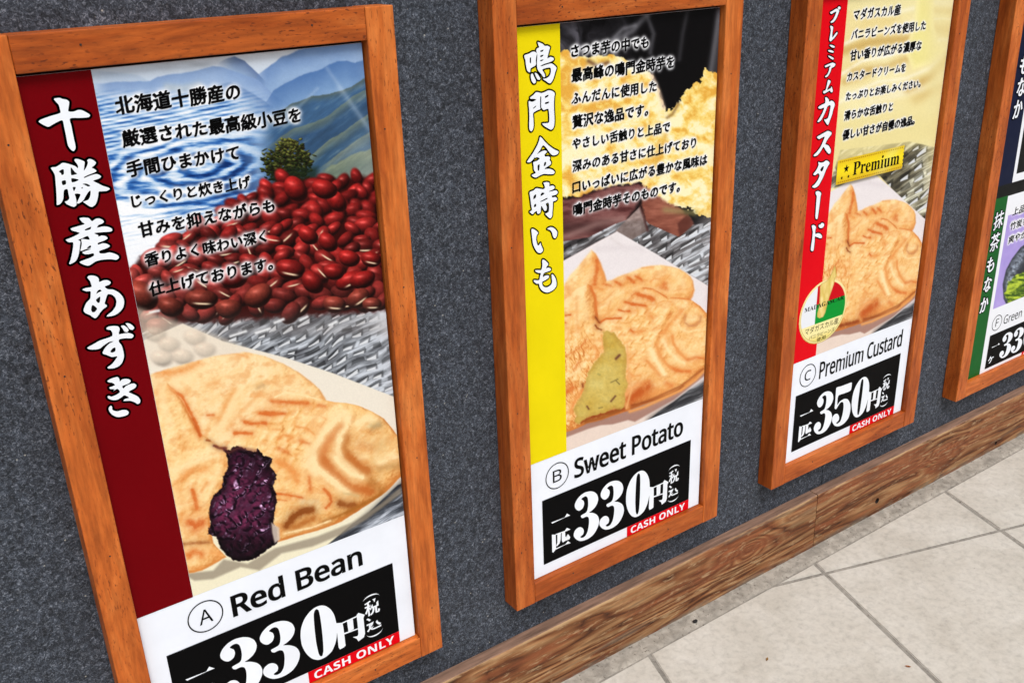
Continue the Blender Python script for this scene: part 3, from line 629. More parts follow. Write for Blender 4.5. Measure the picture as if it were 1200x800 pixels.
def ribbon(loops, hw, nd=10):
    """a round-jointed outline of half width hw (mm) along closed loops, as plain vertices and faces"""
    V, F = [], []
    for L in loops:
        n = len(L)
        for i in range(n):
            a, b_ = L[i], L[(i + 1) % n]; d = b_ - a; ln = np.hypot(*d)
            b0 = len(V); V += [(a[0] + hw * math.cos(2 * math.pi * j / nd), a[1] + hw * math.sin(2 * math.pi * j / nd)) for j in range(nd)]; F.append(list(range(b0, b0 + nd)))
            if ln < 1e-6: continue
            q = np.array([-d[1], d[0]]) / ln * hw; b0 = len(V); V += [tuple(a + q), tuple(a - q), tuple(b_ - q), tuple(b_ + q)]; F.append([b0, b0 + 1, b0 + 2, b0 + 3])
    return np.array(V), F
def ring(cx, cy, ru, rv, wd, n=48):
    t = np.arange(n) * 2 * math.pi / n; V = [(cx + ru * math.cos(a), cy + rv * math.sin(a)) for a in t] + [(cx + (ru - wd) * math.cos(a), cy + (rv - wd) * math.sin(a)) for a in t]
    return np.array(V), [[i, (i + 1) % n, n + (i + 1) % n, n + i] for i in range(n)]
def rect(u0, u1, v0, v1): return (np.array([(u0, v0), (u1, v0), (u1, v1), (u0, v1)], float), [[0, 1, 2, 3]])

# ------------------------------------------------------------------ title lettering, outlines traced stroke by stroke: (zoom origin x, y, scale, outlines...)
TITLE = {
'A': [
 (30, 105, 10, [[(150,375),(180,350),(290,310),(405,272),(400,230),(385,180),(350,140),(330,112),(345,102),(400,98),(430,110),(480,120),(508,145),(503,200),(500,255),(560,258),(610,240),(650,240),(700,262),(745,290),(752,308),(730,325),(640,332),(518,340),(535,430),(560,560),(580,650),(582,690),(560,720),(530,705),(495,655),(475,560),(450,440),(428,360),(350,390),(270,435),(245,432),(190,405)]]),
 (40, 175, 10, [[(195,215),(250,205),(290,185),(330,158),(385,165),(440,182),(485,200),(508,222),(512,195),(500,170),(470,130),(478,112),(520,115),(560,130),(588,145),(585,200),(580,250),(600,225),(618,190),(628,150),(618,130),(640,112),(680,120),(715,145),(722,160),(700,190),(672,212),(700,228),(728,252),(700,272),(640,295),(580,325),(585,335),(640,312),(720,288),(760,298),(782,318),(760,340),(690,368),(740,395),(800,425),(860,445),(885,462),(850,485),(800,490),(755,495),(748,540),(735,600),(715,645),(680,672),(650,668),(600,635),(572,612),(600,602),(630,590),(650,560),(660,510),(656,482),(632,500),(600,550),(570,600),(520,632),(500,630),(515,590),(540,525),(475,520),(485,560),(495,620),(490,655),(465,672),(420,660),(380,640),(358,612),(390,600),(410,570),(400,520),(388,465),(350,475),(342,520),(340,570),(325,610),(300,640),(265,650),(262,600),(258,500),(250,400),(240,300),(220,260)],
   [(288,258),(340,232),(345,290),(320,300),(312,280)], [(322,372),(365,362),(370,405),(332,418)], [(427,210),(447,230),(475,265),(500,285),(442,303),(430,295)], [(436,338),(518,353),(505,368),(442,386)], [(450,442),(485,442),(465,490),(455,470)], [(565,405),(610,400),(655,425),(630,435),(600,420)], [(550,450),(570,442),(560,460)]]),
 (50, 245, 10, [[(325,228),(370,210),(440,190),(490,172),(460,150),(430,105),(480,98),(540,105),(575,140),(620,112),(660,108),(700,125),(715,148),(690,170),(650,185),(635,215),(700,202),(760,205),(805,225),(812,250),(790,262),(700,268),(600,280),(650,305),(645,322),(690,308),(735,315),(758,340),(720,365),(645,395),(645,415),(700,398),(750,405),(785,430),(750,455),(660,490),(668,515),(720,518),(780,505),(840,520),(885,545),(890,570),(860,592),(800,585),(700,590),(620,610),(550,655),(520,660),(470,645),(430,618),(480,595),(560,565),(600,540),(590,515),(540,525),(490,525),(462,505),(500,488),(565,465),(510,465),(442,488),(450,440),(456,400),(452,350),(500,352),(548,356),(525,312),(470,335),(415,360),(438,375),(435,420),(425,500),(410,560),(380,610),(320,642),(308,635),(325,590),(345,500),(355,390),(300,385),(268,358),(300,345),(370,315),(430,280),(400,265),(345,250)],
   [(490,240),(520,222),(565,205),(555,235),(500,248)], [(527,442),(558,422),(563,448),(515,460)]]),
 (70, 310, 10, [[(262,290),(300,272),(370,258),(365,225),(350,185),(322,150),(335,130),(380,125),(430,138),(455,165),(460,200),(510,182),(560,180),(595,205),(580,230),(525,255),(560,285),(620,290),(690,325),(735,375),(752,430),(740,500),(700,550),(650,585),(590,602),(548,603),(560,585),(610,545),(650,490),(662,430),(645,380),(605,348),(560,345),(535,410),(525,455),(550,475),(545,490),(505,520),(470,560),(435,610),(410,625),(385,612),(355,590),(300,565),(278,540),(285,500),(310,445),(355,395),(360,350),(358,310),(310,310)],
   [(425,340),(445,300),(470,290),(488,305),(450,325)], [(422,410),(470,372),(465,440),(445,445)], [(365,520),(380,470),(435,510),(410,550),(380,555)]]),
 (75, 370, 10, [[(270,370),(330,335),(420,285),(560,235),(565,200),(545,165),(500,155),(495,140),(520,122),(580,115),(630,120),(650,150),(640,210),(700,202),(760,198),(805,215),(812,235),(790,258),(720,258),(645,272),(640,300),(670,340),(690,400),(700,470),(680,540),(640,585),(580,610),(515,612),(508,600),(560,560),(600,510),(622,470),(560,478),(500,455),(455,440),(450,425),(480,370),(530,320),(578,295),(530,300),(460,345),(420,378),(370,390),(290,388)],
   [(540,415),(570,375),(598,368),(598,410),(560,428)]]),
 (75, 370, 10, [[(665,115),(700,110),(735,135),(755,165),(735,188),(705,178),(685,145)]]), (75, 370, 10, [[(720,85),(760,85),(800,110),(820,140),(795,162),(765,150),(740,115)]]),
 (90, 430, 10, [[(355,160),(390,135),(440,118),(475,112),(495,135),(502,165),(530,140),(580,133),(620,145),(628,165),(600,190),(530,220),(545,245),(570,220),(620,195),(670,188),(695,210),(680,240),(605,285),(650,310),(710,340),(740,380),(735,415),(710,428),(670,405),(620,390),(545,392),(560,370),(610,355),(555,325),(520,350),(470,378),(420,382),(370,365),(358,340),(375,332),(400,342),(450,325),(500,293),(498,270),(470,250),(425,275),(440,255),(390,252),(378,235),(420,220),(445,205),(415,180),(370,172)]]),
 (90, 430, 10, [[(400,448),(410,465),(415,495),(445,510),(480,512),(530,498),(580,500),(605,522),(595,550),(550,570),(480,580),(430,565),(390,530),(370,490),(380,460)]])],
'B': [
 (585, 40, 11.43, [[(330,290),(390,265),(440,238),(475,240),(500,262),(490,310),(485,360),(488,400),(475,425),(440,445),(415,465),(410,510),(395,512),(370,490),(355,430),(345,350)], [(405,320),(420,315),(418,395),(405,385)]]),
 (585, 40, 11.43, [[(510,110),(545,120),(580,135),(605,160),(640,158),(675,180),(665,215),(655,260),(640,325),(680,308),(720,320),(725,345),(690,370),(600,400),(545,428),(560,432),(630,410),(695,395),(740,425),(762,455),(745,510),(730,570),(710,620),(680,660),(655,655),(620,630),(580,602),(620,595),(660,570),(685,520),(680,452),(600,462),(572,480),(600,530),(610,570),(590,580),(560,540),(525,500),(505,460),(500,380),(505,280),(490,220),(500,195),(530,180),(520,150)],
   [(545,225),(590,210),(575,235),(548,240)], [(545,290),(590,278),(575,300),(548,312)], [(545,350),(590,342),(570,360),(545,365)]]),
 (585, 40, 11.43, [[(420,540),(440,530),(465,580),(485,625),(480,655),(455,662),(430,630),(418,580)]]), (585, 40, 11.43, [[(470,520),(500,530),(530,570),(545,600),(530,615),(505,605),(485,565)]]),
 (585, 95, 11.43, [[(390,270),(430,280),(460,270),(490,250),(470,240),(415,238),(408,222),(450,190),(490,150),(560,162),(600,150),(655,125),(705,135),(738,165),(732,220),(728,300),(730,400),(735,500),(732,590),(715,635),(690,652),(650,635),(600,605),(570,570),(620,565),(660,555),(665,480),(655,380),(640,372),(590,390),(570,370),(557,350),(557,210),(545,210),(542,350),(545,375),(500,395),(450,430),(452,500),(455,600),(445,650),(425,675),(405,660),(395,610),(398,500),(395,380)],
   [(450,360),(490,328),(485,345),(450,372)], [(608,205),(655,185),(650,205),(610,228)], [(608,290),(660,275),(658,295),(610,310)]]),
 (585, 150, 11.43, [[(540,120),(560,128),(600,175),(660,235),(730,285),(790,315),(780,345),(750,362),(710,365),(675,335),(620,260),(580,232),(545,290),(480,375),(440,430),(400,460),(368,455),(380,430),(440,345),(500,240),(530,165)]]),
 (585, 150, 11.43, [[(508,345),(560,315),(605,300),(635,318),(600,360),(612,383),(650,378),(675,395),(670,430),(690,460),(680,490),(620,530),(600,548),(660,545),(710,560),(738,590),(720,615),(660,618),(590,615),(530,640),(490,662),(455,655),(430,630),(470,610),(485,600),(460,560),(455,500),(450,460),(500,440),(538,408),(500,390),(470,400),(480,370)],
   [(510,500),(535,485),(528,570),(512,570)], [(600,460),(622,455),(615,500),(592,510)]]),
 (590, 205, 11.43, [[(345,230),(400,205),(430,178),(490,185),(530,190),(550,170),(540,130),(530,105),(570,95),(608,105),(610,150),(650,140),(680,160),(670,185),(610,215),(605,225),(650,215),(700,205),(722,235),(700,262),(640,280),(650,300),(690,295),(715,320),(690,345),(660,355),(655,420),(650,490),(645,550),(622,580),(590,560),(555,520),(580,505),(600,490),(606,420),(595,370),(562,385),(575,430),(570,470),(545,480),(520,440),(500,412),(495,450),(490,500),(465,520),(445,510),(440,480),(410,500),(385,525),(355,505),(345,490),(375,470),(365,400),(355,320),(348,270)],
   [(400,280),(430,258),(428,300),(395,325)], [(405,400),(430,385),(430,420),(402,430)], [(490,270),(510,235),(545,245),(500,280)], [(490,352),(580,305),(585,318),(490,362)]]),
 (590, 255, 11.43, [[(370,152),(400,152),(440,180),(458,205),(440,235),(432,290),(440,330),(455,372),(475,360),(490,335),(500,370),(525,430),(515,455),(490,472),(455,465),(420,420),(390,350),(378,260),(370,190)]]),
 (590, 255, 11.43, [[(580,150),(610,130),(650,128),(690,155),(715,195),(710,240),(690,272),(670,270),(655,240),(645,200),(620,165)]]),
 (590, 295, 11.43, [[(520,100),(550,112),(585,145),(595,165),(575,195),(565,215),(600,210),(630,225),(625,248),(580,265),(535,285),(522,335),(560,315),(600,315),(600,345),(560,375),(515,400),(515,440),(540,468),(580,472),(630,440),(645,400),(640,340),(640,300),(660,305),(690,350),(705,410),(700,460),(665,505),(600,540),(555,540),(510,515),(480,470),(468,425),(440,425),(410,405),(398,380),(415,375),(450,380),(475,372),(485,320),(495,285),(460,280),(425,262),(420,245),(460,242),(500,240),(515,180),(512,130)]])],
'C': [
 (930, 0, 13.33, [[(565,195),(600,175),(660,140),(690,150),(705,175),(690,220),(660,290),(620,345),(580,360),(570,345),(610,310),(640,250),(660,185),(620,200),(585,222),(565,210)]]),
 (930, 0, 13.33, [[(705,106),(722,114),(728,130),(720,148),(704,152),(688,144),(682,128),(690,112)]]),
 (930, 0, 13.33, [[(565,410),(600,415),(610,440),(600,500),(598,590),(630,550),(668,505),(680,520),(650,570),(600,625),(570,650),(552,630),(562,560),(575,480)]]),
 (930, 0, 13.33, [[(555,705),(590,708),(635,730),(630,748),(600,745),(565,725)]]),
 (930, 55, 13.33, [[(530,55),(570,52),(620,75),(610,92),(570,85),(540,72)]]), (930, 55, 13.33, [[(530,140),(560,145),(620,180),(612,200),(590,195),(550,165)]]),
 (930, 55, 13.33, [[(480,300),(530,275),(600,248),(640,265),(645,285),(620,315),(588,330),(570,380),(545,435),(515,470),(488,475),(485,462),(520,430),(545,370),(552,325),(572,300),(560,292),(520,312),(490,320)]]),
 (930, 55, 13.33, [[(530,520),(560,525),(570,545),(545,600),(515,672),(555,655),(578,640),(578,622),(590,630),(605,690),(590,712),(572,705),(560,682),(510,710),(470,730),(455,715),(460,690),(490,680),(510,610)]]),
 (930, 105, 13.33, [[(485,125),(510,125),(540,155),(548,190),(580,175),(610,185),(635,225),(630,260),(610,320),(590,400),(560,480),(535,545),(520,550),(490,510),(470,470),(500,465),(530,440),(550,370),(570,270),(565,245),(525,260),(500,320),(460,410),(420,480),(380,510),(365,500),(390,460),(440,370),(470,285),(420,300),(385,295),(378,275),(430,240),(480,215),(490,180)]]),
 (925, 155, 13.33, [[(425,75),(480,40),(560,-5),(600,-20),(650,5),(650,30),(620,70),(585,120),(555,185),(600,205),(635,260),(640,310),(620,335),(600,330),(560,280),(525,230),(480,300),(430,360),(380,375),(372,360),(420,310),(480,230),(520,140),(545,70),(500,85),(460,108),(435,95)]]),
 (925, 155, 13.33, [[(445,465),(480,475),(520,470),(570,440),(610,460),(620,485),(595,530),(560,600),(530,680),(490,760),(450,830),(400,865),(360,862),(350,845),(390,810),(440,740),(465,670),(440,640),(400,668),(370,665),(368,650),(400,610),(435,550),(450,505)], [(475,590),(500,545),(530,530),(520,580),(500,612)]]),
 (925, 205, 13.33, [[(405,265),(440,250),(480,270),(490,295),(480,330),(470,420),(455,530),(440,640),(430,685),(410,685),(400,650),(405,560),(412,440),(420,330),(405,295)]]),
 (920, 250, 13.33, [[(410,190),(440,182),(470,200),(475,225),(465,260),(465,318),(510,308),(545,320),(568,350),(565,380),(545,388),(500,372),(460,362),(455,420),(445,520),(435,575),(415,590),(395,570),(400,500),(415,400),(425,290),(415,230)]]),
 (920, 250, 13.33, [[(520,180),(545,172),(560,150),(595,155),(602,185),(580,220),(545,228),(520,210)]])],
}
def title(k, parent, hw):
    white, outer = [], []
    for x0, y0, s, loops in TITLE[k]:
        L = [smooth_loop(uvl(k, zm(x0, y0, s, l)), 4) for l in loops]
        white.append(L); outer.append(L[0])
    sheet_mesh('title_outline', k, [ribbon(outer, hw)] + [[o] for o in outer], I_BLACK, parent, .0006)
    sheet_mesh('title_lettering', k, white, I_WHITE, parent, .0009)

# ------------------------------------------------------------------ price panel, shared by the sheets (traced once, in millimetres of the sheet)
Bz = lambda x0, y0, s, pts: smooth_loop(uvl('B', zm(x0, y0, s, pts)), 4)
D3 = Bz(630, 540, 13.33, [(680,590),(715,620),(722,670),(700,730),(650,770),(610,760),(580,720),(578,670),(610,600),(670,530),(740,485),(820,468),(880,480),(925,520),(942,590),(925,660),(890,720),(840,770),(802,798),(860,805),(915,830),(945,870),(957,930),(945,1000),(910,1080),(860,1150),(790,1205),(720,1235),(660,1243),(610,1225),(570,1185),(560,1140),(580,1080),(630,1035),(670,1028),(705,1050),(718,1090),(705,1140),(665,1175),(670,1190),(700,1192),(740,1165),(775,1100),(795,1000),(800,920),(790,875),(765,862),(735,870),(705,885),(680,878),(672,850),(700,830),(750,800),(770,770),(785,700),(785,620),(775,565),(750,545),(715,555)])
D3b_u = uv('B', 690 + 548 / 13.33, 550 + 280 / 13.33)[0] - D3[:, 0].max()
D0 = [Bz(690, 550, 13.33, [(820,12),(870,25),(915,80),(940,160),(948,280),(940,400),(910,530),(860,640),(790,710),(720,738),(660,715),(610,640),(580,530),(578,420),(595,300),(640,180),(700,90),(760,35)]),
      Bz(690, 550, 13.33, [(775,55),(795,75),(800,200),(795,400),(780,620),(760,690),(740,690),(728,650),(722,500),(728,300),(740,130),(755,75)])]
D5 = smooth_loop(uvl('C', zm(950, 430, 10, [(300,240),(350,224),(400,205),(475,178),(480,185),(465,270),(390,305),(320,335),(310,440),(340,400),(390,370),(430,375),(460,430),(462,500),(440,590),(390,655),(330,690),(280,685),(250,640),(250,590),(280,550),(310,545),(330,580),(325,620),(295,655),(310,660),(345,630),(370,550),(382,470),(380,420),(365,405),(345,415),(320,450),(295,490),(278,480),(285,400),(292,300)])), 4)
YEN = [[uvl('A', zm(340, 680, 8, q))] for q in ([(428,395),(488,390),(498,440),(518,605),(500,622),(465,640),(452,620),(440,500)], [(486,388),(622,326),(622,338),(486,400)], [(620,320),(638,298),(697,315),(685,345),(700,490),(690,525),(638,565),(622,540),(585,525),(630,515),(638,495),(630,400)], [(530,374),(585,348),(595,450),(545,475)], [(498,488),(638,440),(638,450),(500,502)])]
ICHI = [uvl('B', zm(630, 600, 13.33, [(210,155),(420,75),(455,15),(505,45),(430,75),(225,172)]))]
HIKI = [[uvl('B', zm(630, 600, 13.33, q))] for q in ([(220,345),(280,345),(285,570),(240,625),(225,615)], [(278,335),(420,285),(455,238),(510,262),(430,297),(278,350)], [(305,330),(360,318),(355,420),(340,480),(300,525),(285,520),(305,470)], [(375,310),(425,292),(430,380),(445,380),(470,335),(505,380),(495,415),(430,440),(390,468),(375,440),(372,380)], [(284,558),(430,495),(470,445),(512,475),(440,497),(284,576)])]
BOXU0, BOXU1, BOXV0, BOXV1 = 23.6, 324.6, 668.3, 780.0
def price_panel(k, parent, digits, T=None, unit=None):
    T = T or (lambda L: np.asarray(L))
    tg = lambda gs: [[T(l) for l in g] for g in gs]
    sheet_mesh('price_panel', k, [(T(rect(BOXU0, BOXU1, BOXV0, BOXV1)[0]), [[0, 1, 2, 3]])], I_BLACK, parent, .0003)
    g = [[ICHI[0]]] + (HIKI if unit is None else unit)
    g += [[D3]] + ([[D5]] if '5' in digits else [[D3 + np.array([D3b_u, 0])]]) + [D0] + YEN
    g += fit(thick(glyph_groups('税'), .030, .010), 277.5, 299.5, 735.0, 24) + fit(thick(glyph_groups('込'), .034, .012), 277.5, 299.5, 759.5, 22)
    def arc(cx, cy, ru, rv, a0, a1, n=14):
        t = np.radians(np.linspace(a0, a1, n)); wv = 2.2 * np.sin(np.linspace(.25, math.pi - .25, n))
        return [np.concatenate([np.stack([cx + ru * np.cos(t), cy - rv * np.sin(t)], 1), np.stack([cx + ru * np.cos(t), cy - (rv - wv) * np.sin(t)], 1)[::-1]])]
    g += [arc(288.5, 711, 12.5, 8.5, 15, 165), arc(288.5, 761, 12.5, 9.5, 195, 345)]
    sheet_mesh('price_lettering', k, tg(g), I_WHITE, parent, .0006)
    sheet_mesh('cash_tag', k, [(T(rect(189.2, 324.6, 780.2, 798.3)[0]), [[0, 1, 2, 3]])], I_RED, parent, .0003)
    sheet_mesh('cash_lettering', k, tg(fit(glyph_groups(BOLD('CASH ONLY')), 197, 316.0, 795.6, 12.6)), I_WHITE, parent, .0006)
def name_line(k, parent, letter, txt, u0, u1, cu, cap=25.0, v=652.0, cv=636.0):
    sheet_mesh('item_letter', k, [ring(cu, cv, 21.5, 21.5, 1.5), *fit(glyph_groups(SANS(letter)), cu - 8.2, cu + 8.2, cv + 9.8, 19.6)], I_BLACK, parent, .0003)
    L = thick(glyph_groups(SANS(txt)), .020, .014) if k == 'C' else thick(glyph_groups(SANS(txt)), .032, .022); A = np.concatenate(glyph_groups(SANS('R'))[0])
    sheet_mesh('item_name', k, fit(L, u0, u1, v, cap, bb=(0.0, A[:, 1].max())), I_BLACK, parent, .0003)

DESC = {
'A': [('北海道十勝産の', (137,133.5), (282,117.5)), ('厳選された最高級小豆を', (144.5,171.5), (353,144)), ('手間ひまかけて', (150,207), (281,187.5)), ('じっくりと炊き上げ', (155.5,242), (294,221)), ('甘みを抑えながらも', (164,277), (322,249)), ('香りよく味わい深く', (171,311), (312.5,284)), ('仕上げております。', (176,345), (320,317))],
'B': [('さつま芋の中でも', (669.5,67.5), (759.5,56)), ('最高峰の鳴門金時芋を', (670,95), (789.5,81)), ('ふんだんに使用した', (670,122.5), (769,107.5)), ('贅沢な逸品です。', (671,150), (759,136)), ('やさしい舌触りと上品で', (671,175), (784.5,155)), ('深みのある甘さに仕上げており', (671,200), (815,174)), ('口いっぱいに広がる豊かな風味は', (671,225), (828,194)), ('鳴門金時芋そのものです。', (672,252), (796,225))],
'C': [('マダガスカル産', (1000,24), (1054.5,17.5)), ('バニラビーンズを使用した', (997.5,46), (1084,36)), ('甘い香りが広がる濃厚な', (996,71), (1079,59)), ('カスタードクリームを', (992.5,94.5), (1060.5,84)), ('たっぷりとお楽しみください。', (991,117.5), (1078,102.5)), ('滑らかな舌触りと', (989,141), (1045.5,130)), ('優しい甘さが自慢の逸品。', (987,164), (1071,146))],
}
def description(k):
    """the lines of text: one list of outlines per character, and the nib that makes them brush-heavy"""
    chars, nibs = [], []
    for txt, a, b_ in DESC[k]:
        (u0, v0), (u1, v1) = uv(k, *a), uv(k, *b_); L = glyph_groups(txt, .075, .96)
        q = fit(L, u0, u1, (v0 + v1) / 2 + .6); A = np.concatenate([l for g in L for l in g]); em = (u1 - u0) / (A[:, 0].max() - A[:, 0].min())
        chars += q; nibs.append(pen([l for g in q for l in g], .050 * em, .020 * em))
    return chars, nibs

# ------------------------------------------------------------------ the pictures
def red_bean_picture(desc):
    p = Paint('A', 66.2, 348.2, 4.2, 603.0, 0.72); x, y = p.PX, p.PY; full = (slice(None), slice(None))
    sky = np.clip((y - 50) / 60, 0, 1)[..., None]; p.img[:] = C255(226, 231, 238) * (1 - sky) + C255(190, 210, 232) * sky
    p.img *= (1 - .10 * np.clip((.55 - fbm(x / 40, y / 14, 3, 3)) * 3, 0, 1))[..., None]
    p.ridge([(104,84),(137,85),(160,88),(176,96),(200,100)], C255(176,196,220), C255(200,216,234), 30, 4, 1.5, .7, 2)
    p.ridge([(251,80),(256,74),(265,69.5),(275,66),(287,72),(303,87),(315,100)], C255(92,116,160), C255(150,178,212), 22, 12, 1.2, .9, 1.2)
    p.ridge([(290,110),(303,87),(325,71),(331,67),(350,58.5),(369,53),(440,44)], C255(104,138,190), C255(178,204,232), 55, 6, 1.5, .95, 1.5)
    p.ridge([(104,98),(176,95),(185,90),(202,87),(220,85),(239,81),(251,78),(262,80),(285,88),(303,94),(320,110),(345,128)], C255(128,158,204), C255(184,206,232), 40, 8, 1.2, .92, 1.4)
    p.ridge([(230,112),(255,99),(270,97),(285,104),(299,112),(318,124),(350,128)], C255(104,136,184), C255(150,180,214), 40, 9, 1.4, .85, 1.6)
    p.ridge([(300,132),(312,120),(320,107),(335,97),(359,86),(376,81),(395,72),(407,71),(416,74),(427,70),(445,64)], C255(78,116,172), C255(150,184,220), 52, 10, 1.6, .95, 1.4)
    p.ridge([(300,150),(325,132),(342,122),(365,113),(386,110),(399,106),(412,101),(429,92),(445,86)], C255(84,100,100), C255(44,78,116), 9, 13, 1.8, 1, 1.0)
    p.ridge([(306,176),(319,168),(344,150),(369,143),(386,135),(412,114),(445,96)], C255(108,118,92), C255(36,64,96), 13, 14, 1.6, 1, 1.0)
    p.ridge([(330,196),(360,186),(386,164),(403,154),(429,135),(446,124)], C255(120,128,98), C255(42,72,100), 14, 15, 1.6, 1, 1.0)
    p.ridge([(365,205),(373,199),(399,177),(431,156),(447,148)], C255(134,142,116), C255(64,90,110), 14, 16, 1.8, 1, 1.2)
    p.ridge([(366,206),(395,190),(412,182),(430,178),(450,168)], C255(146,150,100), C255(84,96,62), 16, 17, 3, .9, 1.6)
    hu, hv = x * .80 + y * -.60, x * .60 + y * .80; ht = fbm(hu / 30, hv / 5.5, 88, 4, .6); hm = sst(0, 8, y - np.interp(x, [300, 325, 342, 365, 386, 412, 445], [150, 132, 122, 113, 110, 101, 86])) * sst(302, 330, x)
    p.img *= (1 + .75 * (ht - .5) * hm)[..., None]; p.over(full, C255(176,176,140), np.clip((ht - .60) * 5, 0, 1) * hm * .35)
    for a, b_, w_ in (((383,80), (432,150), 2.6), ((398,104), (446,170), 4), ((372,104), (352,124), 2.0)): p.stroke([a, b_], w_, C255(214,228,240), .20)
    p.over(full, C255(96, 130, 166), hm * (.34 - .10 * sst(130, 190, y)))
    hz = sst(0, 70, x - 372 + (y - 200) * .35) * sst(120, 215, y); p.over(full, C255(232,238,244), hz * .34)
    hz2 = sst(395, 450, x) * sst(110, 40, y); p.over(full, C255(214,226,240), hz2 * .3)
    # ---- water with rings
    wm = sst(100, 124, y + (x - 200) * .02) * sst(322, 262, x + (y - 150) * -.12 + 14 * (fbm(x / 18, y / 18, 5) - .5))
    th = math.radians(-12); dx, dy = (x - 238), (y - 196); rx = dx * math.cos(th) + dy * math.sin(th); ry = -dx * math.sin(th) + dy * math.cos(th)
    wob = fbm(x / 30, y / 9, 21, 4); r = np.sqrt((rx / 3.0) ** 2 + ry ** 2) + 9 * (wob - .5)
    wv = np.sin(r * .62); wv2 = np.sin((y + x * .20) * 1.25 + 5 * fbm(x / 60, y / 14, 8, 3)); k_ = sst(36, 58, r)
    t = wv * (1 - k_) + wv2 * k_ * .55; sw_ = fbm(x / 22 + y / 40, y / 3.2, 31, 4)
    dk = np.clip((x - 165) / 120, 0, 1) * (1 - k_ * .5); lev = np.clip(.60 + .34 * t + .9 * (sw_ - .5) - .34 * dk * sst(150, 200, y), 0, 1)
    lev = np.clip(lev + .45 * sst(215, 270, y) * sst(240, 170, x), 0, 1)[..., None]
    wc = np.where(lev < .35, C255(12,44,104) + (C255(52,110,186) - C255(12,44,104)) * lev / .35, np.where(lev < .65, C255(52,110,186) + (C255(176,206,236) - C255(52,110,186)) * (lev - .35) / .3, C255(176,206,236) + (C255(248,251,255) - C255(176,206,236)) * (lev - .65) / .35))
    p.over(full, wc, wm)
    p.over(full, C255(245,249,254), sst(250, 300, y) * sst(245, 160, x) * .9)
    p.stroke([(196,102),(214,104),(232,100)], 5, C255(196,202,196), .5)
    # ---- tree
    rr = random.Random(5)
    for i in range(620):
        a, q = rr.uniform(0, 6.28), math.sqrt(rr.random()); cx, cy = 337 + 27 * q * math.cos(a) + rr.gauss(0, 3), 192 + 27 * q * math.sin(a) - 2 + rr.gauss(0, 3)
        if cy < 178 - abs(cx - 340) * .1 and abs(cx - 341) > 9 + 9 * ((cy * .37) % 1): continue
        lit = np.clip(.42 - (cy - 186) / 50 + rr.uniform(-.5, .45), 0, 1)
        p.bean(cx, cy, rr.uniform(1.6, 3.8), rr.uniform(.9, 1.9), rr.uniform(-.8, .8), (C255(26,42,16) * (1 - lit) + C255(116,122,54) * lit), soft=.3, shine=.05)
    p.poly([(318,203),(345,196),(372,196),(372,214),(318,214)], C255(22,36,20), 5, .7)
    # ---- woven metal basket below the beans
    p.poly([(150,385),(470,350),(475,480),(150,420)], C255(176,184,192), 2)
    basket(p, [(150,372),(300,352),(452,350),(475,470),(300,425),(214,380),(150,410)], bright=lambda X, Y: np.clip((X - 395) / 60, 0, 1) * .34 - .10 * np.clip((350 - X) / 90, 0, 1))
    p.over(full, C255(226,233,240), sst(425, 452, x) * sst(352, 370, y) * sst(398, 380, y) * .85)
    # ---- beans
    bn = []
    top = [(150,312),(165,296),(200,276),(230,256),(270,240),(300,218),(318,206),(335,202),(362,203),(400,206),(440,200),(470,196)]
    row = 0; yb = 196.0
    while yb < 378:
        s_ = 0.78 + .32 * (yb - 196) / 180; xx = 150 + (row % 2) * 9
        while xx < 462:
            yl = np.interp(xx, [q[0] for q in top], [q[1] for q in top]); yy = yb - (xx - 300) * .10 * (1 - (yb - 196) / 180) + rr.uniform(-3.5, 3.5)
            bot = np.interp(xx, [150, 200, 260, 330, 400, 450], [392, 382, 378, 374, 370, 364])
            if yl + 4 < yy < bot - 5: bn.append((yy, xx + rr.uniform(-4, 4)))
            xx += 20 * s_ + rr.uniform(-1, 5)
        yb += 10.5 * s_; row += 1
    ground = [(150,318),(165,302),(200,284),(230,264),(270,248),(300,226),(335,210),(400,210),(440,206),(470,204),(470,362),(400,368),(330,372),(260,376),(200,380),(150,392)]
    p.poly(ground, lambda X, Y, D: np.stack([.20 - .0 * X, .035 + 0 * X, .03 + 0 * X], -1), 4, 1, 3)
    for yy, xx in sorted(bn):
        d_ = (yy - 200) / 170; back = np.clip((x.mean() * 0 + 1 - d_), 0, 1); le = np.clip((250 - xx) / 90, 0, 1)
        base = (C255(158, 26, 26) * (1 - .4 * d_) + C255(116, 50, 42) * (.4 * d_)) * rr.uniform(.62, 1.12)
        if yy > 335: base = base * .8 + C255(96, 62, 56) * .25
        base = base + C255(60, 44, 40) * le * .75
        a = rr.uniform(11.5, 16.5) * (.80 + .22 * d_); b_ = a * rr.uniform(.56, .74); hil = rr.choice((0, 0, 0, 0, 0, 0, .9, -.7)) if yy > 245 else 0
        p.bean(xx, yy, a, b_, rr.uniform(-1.1, 1.2), np.clip(base, .05, 1), hil, .09 if yy > 260 else .2, rr.uniform(.12, .7) * (1 if yy < 340 else .6))
    for cx, cy, a, b_, th_, h_ in ((340,316,17,12,.2,1),(366,331,14.5,14,.9,0),(384,284,11.5,12.5,.8,0),(361,276,11.5,12.5,.7,0),(409,303,12.5,10.5,.3,0),(435,304,11,12,.2,1),(394,236,14,10,.9,0),(410,329,17,10,-.5,1),(425,328,15,10,-.35,0),(391,319,12,10,.2,0),(272,325,17,13.5,.25,0),(236,351,19,11.5,.05,1),(303,347,17,13,-.6,0),(200,360,15,12,.3,0),(185,383,13.5,11,.1,0),(420,350,14,13,-.6,1),(392,357,13,11,.1,1),(166,347,17,20,.7,0),(268,362,15,13.5,0,0),(346,222,16,14,.9,0),(380,222,15,11,.3,0),(436,357,11,10,0,1)):
